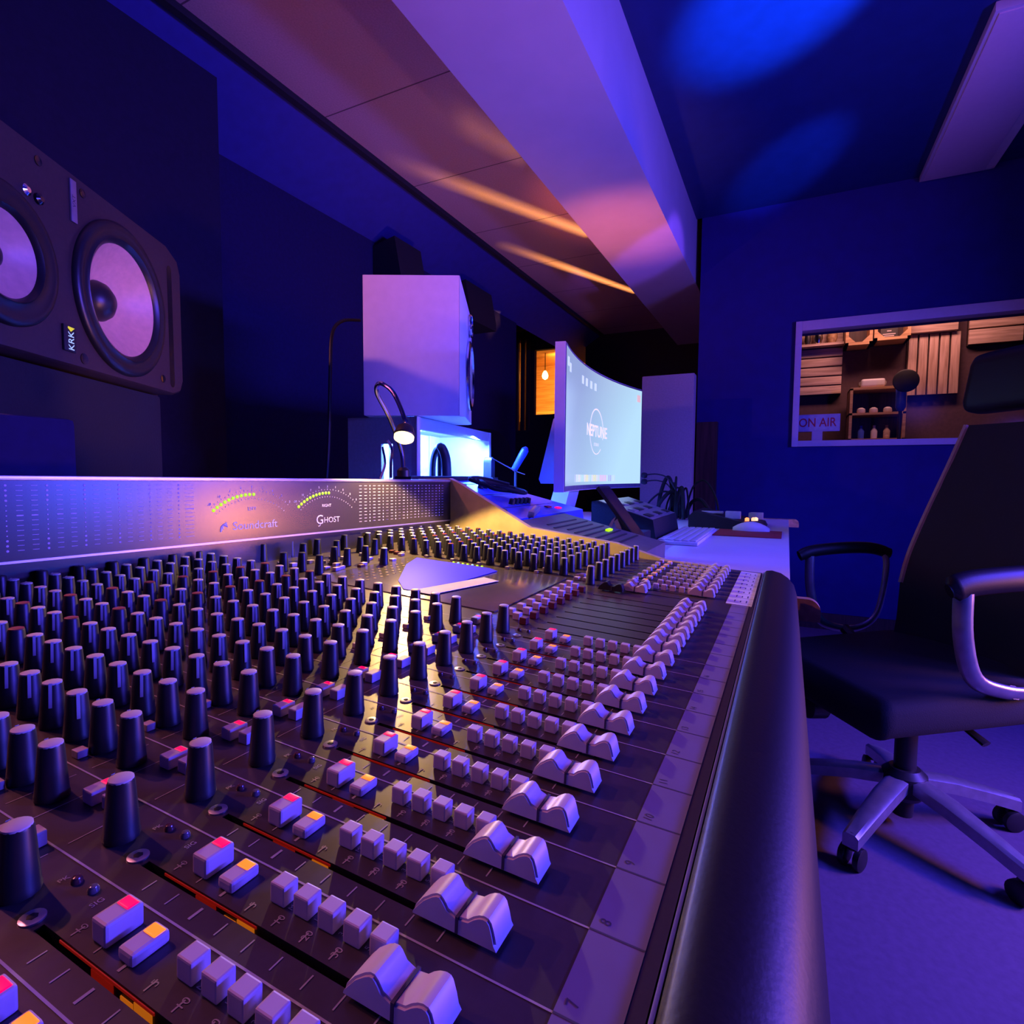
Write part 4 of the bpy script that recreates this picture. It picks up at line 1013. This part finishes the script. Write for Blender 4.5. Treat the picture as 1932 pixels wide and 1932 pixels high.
for z, w in ((2.20, .08), (2.185, .06), (2.15, .03), (2.125, .09), (2.11, .07), (2.095, .04)): box(bm, LX - .0635, LX - .0622, -.76 - w / 2, -.76 + w / 2, z, z + .007)
obj('print', bm, M['frame'], lf, True)
su = thing('shelf_unit', 'dark open shelf unit with pale edges standing in the live room', 'shelf unit', Tr(5.5, -.66, 0))
for nm, b in (('side', (-.50, -.48, 0, 1.66)), ('side', (-.86, -.84, 0, 1.66)), ('shelf', (-.86, -.48, 1.645, 1.665)), ('shelf', (-.86, -.48, 1.445, 1.462)), ('shelf', (-.86, -.48, 1.24, 1.257))):
    bm = bmn(); box(bm, 5.35, 5.62, *b); obj(nm, bm, M['crate'], su, True)
bm = bmn(); box(bm, 5.61, 5.63, -.86, -.48, 0, 1.66); obj('back', bm, M['darkwood'], su, True)
vr = thing('headset', 'white goggle headset lying on top of the shelf unit', 'headset', Tr(5.42, -.62, 1.665))
bm = bmn(); box(bm, 5.38, 5.46, -.72, -.555, 1.668, 1.735, bev=.022, seg=4); obj('visor', bm, M['white'], vr, True, angle=60)
bm = bmn(); tube(bm, spline([(5.42, -.555, 1.70), (5.5, -.56, 1.70), (5.54, -.64, 1.70), (5.5, -.72, 1.70), (5.42, -.72, 1.70)], 5), .012, 8, flat=1.6); obj('strap', bm, M['greyboard'], vr, True)
for i, y in enumerate((-.565, -.65, -.745)):
    bm = bmn(); lathe(bm, [(.026, 0), (.031, .012), (.028, .034), (.012, .044)], 16, Tr(5.40, y, 1.463)); tag(obj('white_bowl', bm, M['frame']), ('pale upturned bowl on the middle shelf, closest to the ON AIR sign', 'middle pale upturned bowl of three on the middle shelf', 'pale upturned bowl on the middle shelf beside the dark microphone')[i], 'bowl', 'upturned bowls on the middle shelf')
for i, (y, m_) in enumerate(((-.57, 'gear'), (-.66, 'frame'), (-.745, 'woodpaleh'))):
    bm = bmn(); lathe(bm, [(.022, 0), (.024, .06), (.010, .085), (.010, .105)], 14, Tr(5.40, y, 1.258)); tag(obj('bottle', bm, M[m_]), ('bluish bottle on the lowest visible shelf', 'white bottle on the lowest visible shelf', 'reddish bottle on the lowest visible shelf')[i], 'bottle', 'bottles on the lowest shelf')
mcs = thing('microphone_stand', 'dark microphone with round pop shield on a stand inside the live room', 'microphone stand', Tr(5.2, -.80, 0))
bm = bmn(); lathe(bm, [(.11, 0), (.11, .015), (.012, .03), (.012, 1.50)], 20, Tr(5.2, -.80, 0)); obj('pole', bm, M['blackp'], mcs, True)
bm = bmn(); lathe(bm, [(.02, 1.45), (.035, 1.48), (.035, 1.66), (.02, 1.70)], 20, Tr(5.2, -.80, 0)); obj('microphone', bm, M['gear'], mcs, True)
bm = bmn(); lathe(bm, [(.075, -.006), (.085, 0), (.075, .006)], 28, Tr(5.16, -.82, 1.67) @ Ry(PI / 2)); obj('pop_shield', bm, M['blackp'], mcs, True)
oa = thing('on_air_sign', 'white framed sign with red ON AIR letters behind the glass', 'sign', Tr(4.16, -.2, 1.26))
bm = bmn(); box(bm, 4.15, 4.19, -.335, -.085, 1.235, 1.345, bev=.003); box(bm, 4.15, 4.19, -.24, -.18, 1.15, 1.236); obj('frame', bm, M['frame'], oa, True)
bm = bmn(); box(bm, 4.146, 4.151, -.327, -.093, 1.243, 1.337); obj('face', bm, M['paper'], oa, True)
bm = bmn(); text(bm, 'ON AIR', .078, basis((4.1455, -.208, 1.290), (0, -1, 0), (0, 0, 1), (-1, 0, 0)), sx=.80, bold=.0008); obj('letters', bm, M['redpaint'], oa, True)
slab('trim_3', 4.14, 4.20, -1.32, -.098, 1.10, 1.15, M['darkwood'])
# ================================================================== light
def _put(name, l, loc, to):
    o = bpy.data.objects.new(name, l); COL.objects.link(o); o.location = loc
    if to: o.rotation_euler = (Vector(to) - Vector(loc)).to_track_quat('-Z', 'Y').to_euler()
    return o
def spot(name, loc, to, color, power, angle, blend=.3, r=.03):
    l = bpy.data.lights.new(name, 'SPOT'); l.color = color; l.energy = power; l.spot_size = math.radians(angle); l.spot_blend = blend; l.shadow_soft_size = r
    return _put(name, l, loc, to)
def point(name, loc, color, power, r=.03):
    l = bpy.data.lights.new(name, 'POINT'); l.color = color; l.energy = power; l.shadow_soft_size = r
    return _put(name, l, loc, None)
def area(name, loc, to, color, power, sx, sy, spread=180):
    l = bpy.data.lights.new(name, 'AREA'); l.shape = 'RECTANGLE'; l.size = sx; l.size_y = sy; l.color = color; l.energy = power; l.spread = math.radians(spread)
    return _put(name, l, loc, to)
BLUE = (.075, .05, 1.0); PINK = (1.0, .42, .40); WARM = (1.0, .60, .20)
area('blue_led_bar', (1.6, -1.9, 1.30), (1.0, .4, .85), BLUE, 135, 1.2, .15)
spot('blue_desk_spot', (1.4, -.5, 2.45), (1.7, .5, .76), (.10, .07, 1.0), 75, 46, .6, .05)  # unseen spot added overhead to brighten the desk top blue
spot('gooseneck_spill', (.772, .500, .992), (.80, 1.10, 1.13), (1.0, .34, .10), 10, 60, .8, .01)
area('blue_led_strip', (1.15, -1.4, .86), (.5, .6, .9), (.02, .12, 1.0), 6, .4, .08)
area('blue_wash', (-1.2, -1.6, 1.9), (1.5, 1.2, 1.6), (.03, .03, 1.0), 3.5, .4, .3)
spot('pink_spot', (-.07, 1.42, 1.69), (1.0, .75, 1.1), (1.0, .29, .36), 30, 100, .5, .02)
spot('pink_console_fill', (.2, 1.5, 2.36), (.30, .22, .8), (1.0, .26, .34), 46, 60, .5, .02)  # unseen spot added to tint the console tops pink
spot('pink_wash', (-1.0, .4, 1.0), (1.6, .6, 2.35), (1.0, .20, .52), 72, 48, .5, .1)  # unseen spot added behind the camera to turn the beam lilac
spot('gooseneck_bulb', (.775, .478, .986), (.76, .448, .892), WARM, 7.5, 138, .15, .006)
area('cubby_led', (1.674, .972, 1.078), (1.67, .80, .80), (.03, .09, 1.0), 60, .5, .01)
area('cubby_led_inner', (1.674, .975, 1.076), (1.65, 1.12, .90), (.07, .16, 1.0), 20, .5, .01)
spot('booth_bulb', (6.40, 2.62, 2.10), (7.2, 2.3, 2.05), (1.0, .40, .07), 60, 165, .3, .04)
area('live_room_lamp', (5.0, -.75, 2.55), (5.6, -.75, 2.0), (1.0, .42, .36), 14, .9, .2)
spot('blue_ceiling_spot', (1.3, -1.0, 1.3), (2.32, .0, 2.635), (.01, .16, 1.0), 1500, 20, .8, .03)
spot('blue_ceiling_spot_small', (1.3, -1.2, 1.3), (3.55, .0, 2.635), (.01, .12, 1.0), 600, 11, .8, .03)
spot('blue_beam_spot', (1.4, -1.0, 1.3), (3.4, .66, 2.239), (.16, .05, 1.0), 420, 9, .5, .03)
spot('warm_ceiling_fill', (2.75, .82, 1.05), (3.05, .78, 2.3), (1.0, .19, .12), 46, 50, 1.0, .03)  # added behind the monitor in place of lamp light bounced off the console
spot('warm_ceiling_fill_wide', (2.6, .95, 1.02), (2.9, 1.6, 2.4), (1.0, .32, .16), 12, 110, 1.0, .03)  # unseen wide spot added to warm the tiled ceiling
area('warm_side_lamp', (1.72, -1.52, .73), (.6, .5, .9), (1.0, .30, .09), 11, .24, .12)
def streak_light(loc, to, color, power, cone, segs, width):
    """added unseen spot whose node mask draws narrow light streaks on ceiling and wall"""
    o = spot('streak_light', loc, to, color, power, cone, .2, .005); l = o.data; l.use_nodes = True; nt = l.node_tree
    em = next(n for n in nt.nodes if n.type == 'EMISSION')
    bpy.context.view_layer.update(); inv = o.matrix_world.inverted()
    tc = nt.nodes.new('ShaderNodeTexCoord'); sp = nt.nodes.new('ShaderNodeSeparateXYZ'); nt.links.new(tc.outputs['Normal'], sp.inputs[0])
    az = _m(nt, 'ABSOLUTE', sp.outputs[2])
    u = _m(nt, 'DIVIDE', sp.outputs[0], az); v = _m(nt, 'DIVIDE', sp.outputs[1], az); tot = None
    for A, B, k, wd in segs:
        a = inv @ Vector(A); b = inv @ Vector(B); a = (a.x / -a.z, a.y / -a.z); b = (b.x / -b.z, b.y / -b.z)
        dx, dy = b[0] - a[0], b[1] - a[1]; L2 = dx * dx + dy * dy
        pu = _m(nt, 'SUBTRACT', u, a[0]); pv = _m(nt, 'SUBTRACT', v, a[1])
        t = _m(nt, 'DIVIDE', _m(nt, 'ADD', _m(nt, 'MULTIPLY', pu, dx), _m(nt, 'MULTIPLY', pv, dy)), L2)
        t = _m(nt, 'MINIMUM', _m(nt, 'MAXIMUM', t, 0.0), 1.0)
        ex = _m(nt, 'SUBTRACT', pu, _m(nt, 'MULTIPLY', t, dx)); ey = _m(nt, 'SUBTRACT', pv, _m(nt, 'MULTIPLY', t, dy))
        d = _m(nt, 'SQRT', _m(nt, 'ADD', _m(nt, 'MULTIPLY', ex, ex), _m(nt, 'MULTIPLY', ey, ey)))
        g = _m(nt, 'MULTIPLY', _m(nt, 'MAXIMUM', _m(nt, 'SUBTRACT', 1.0, _m(nt, 'DIVIDE', d, wd)), 0.0), k)
        g = _m(nt, 'MULTIPLY', g, _m(nt, 'MINIMUM', _m(nt, 'ADD', _m(nt, 'MULTIPLY', t, 3.0), .15), 1.0))
        tot = g if tot is None else _m(nt, 'ADD', tot, g)
    nt.links.new(tot, em.inputs['Strength'])
def _m(nt, op, a, b=None):
    n = nt.nodes.new('ShaderNodeMath'); n.operation = op
    for i, x in enumerate((a, b)):
        if x is None: continue
        if isinstance(x, (int, float)): n.inputs[i].default_value = x
        else: nt.links.new(x, n.inputs[i])
    return n.outputs[0]
streak_light((4.6, 1.5, 1.0), (3.3, 1.4, 2.42), (1.0, .42, .13), 400, 120,  # added lamp, its mask draws the orange streaks
    [((2.305, 1.647, 2.42), (3.40, 1.10, 2.42), 1.0, .030), ((3.365, 1.632, 2.42), (4.616, 1.095, 2.42), .8, .040), ((2.084, 1.251, 2.42), (2.43, 1.117, 2.42), .35, .035), ((3.86, 2.05, 2.03), (4.06, 2.05, 2.20), .35, .03)], .03)
w = bpy.data.worlds.new('night'); sc.world = w; w.use_nodes = True
w.node_tree.nodes['Background'].inputs['Color'].default_value = (.0, .0, .01, 1); w.node_tree.nodes['Background'].inputs['Strength'].default_value = .2
vs = sc.view_settings; vs.view_transform = 'Standard'; vs.look = 'None'; vs.gamma = 1; vs.use_curve_mapping = False; vs.exposure = 0.0
sc.cycles.use_denoising = True
sc.cycles.max_bounces = 8; sc.cycles.diffuse_bounces = 4; sc.cycles.glossy_bounces = 4
sc.cycles.caustics_reflective = False; sc.cycles.caustics_refractive = False
sc.cycles.sample_clamp_indirect = 4
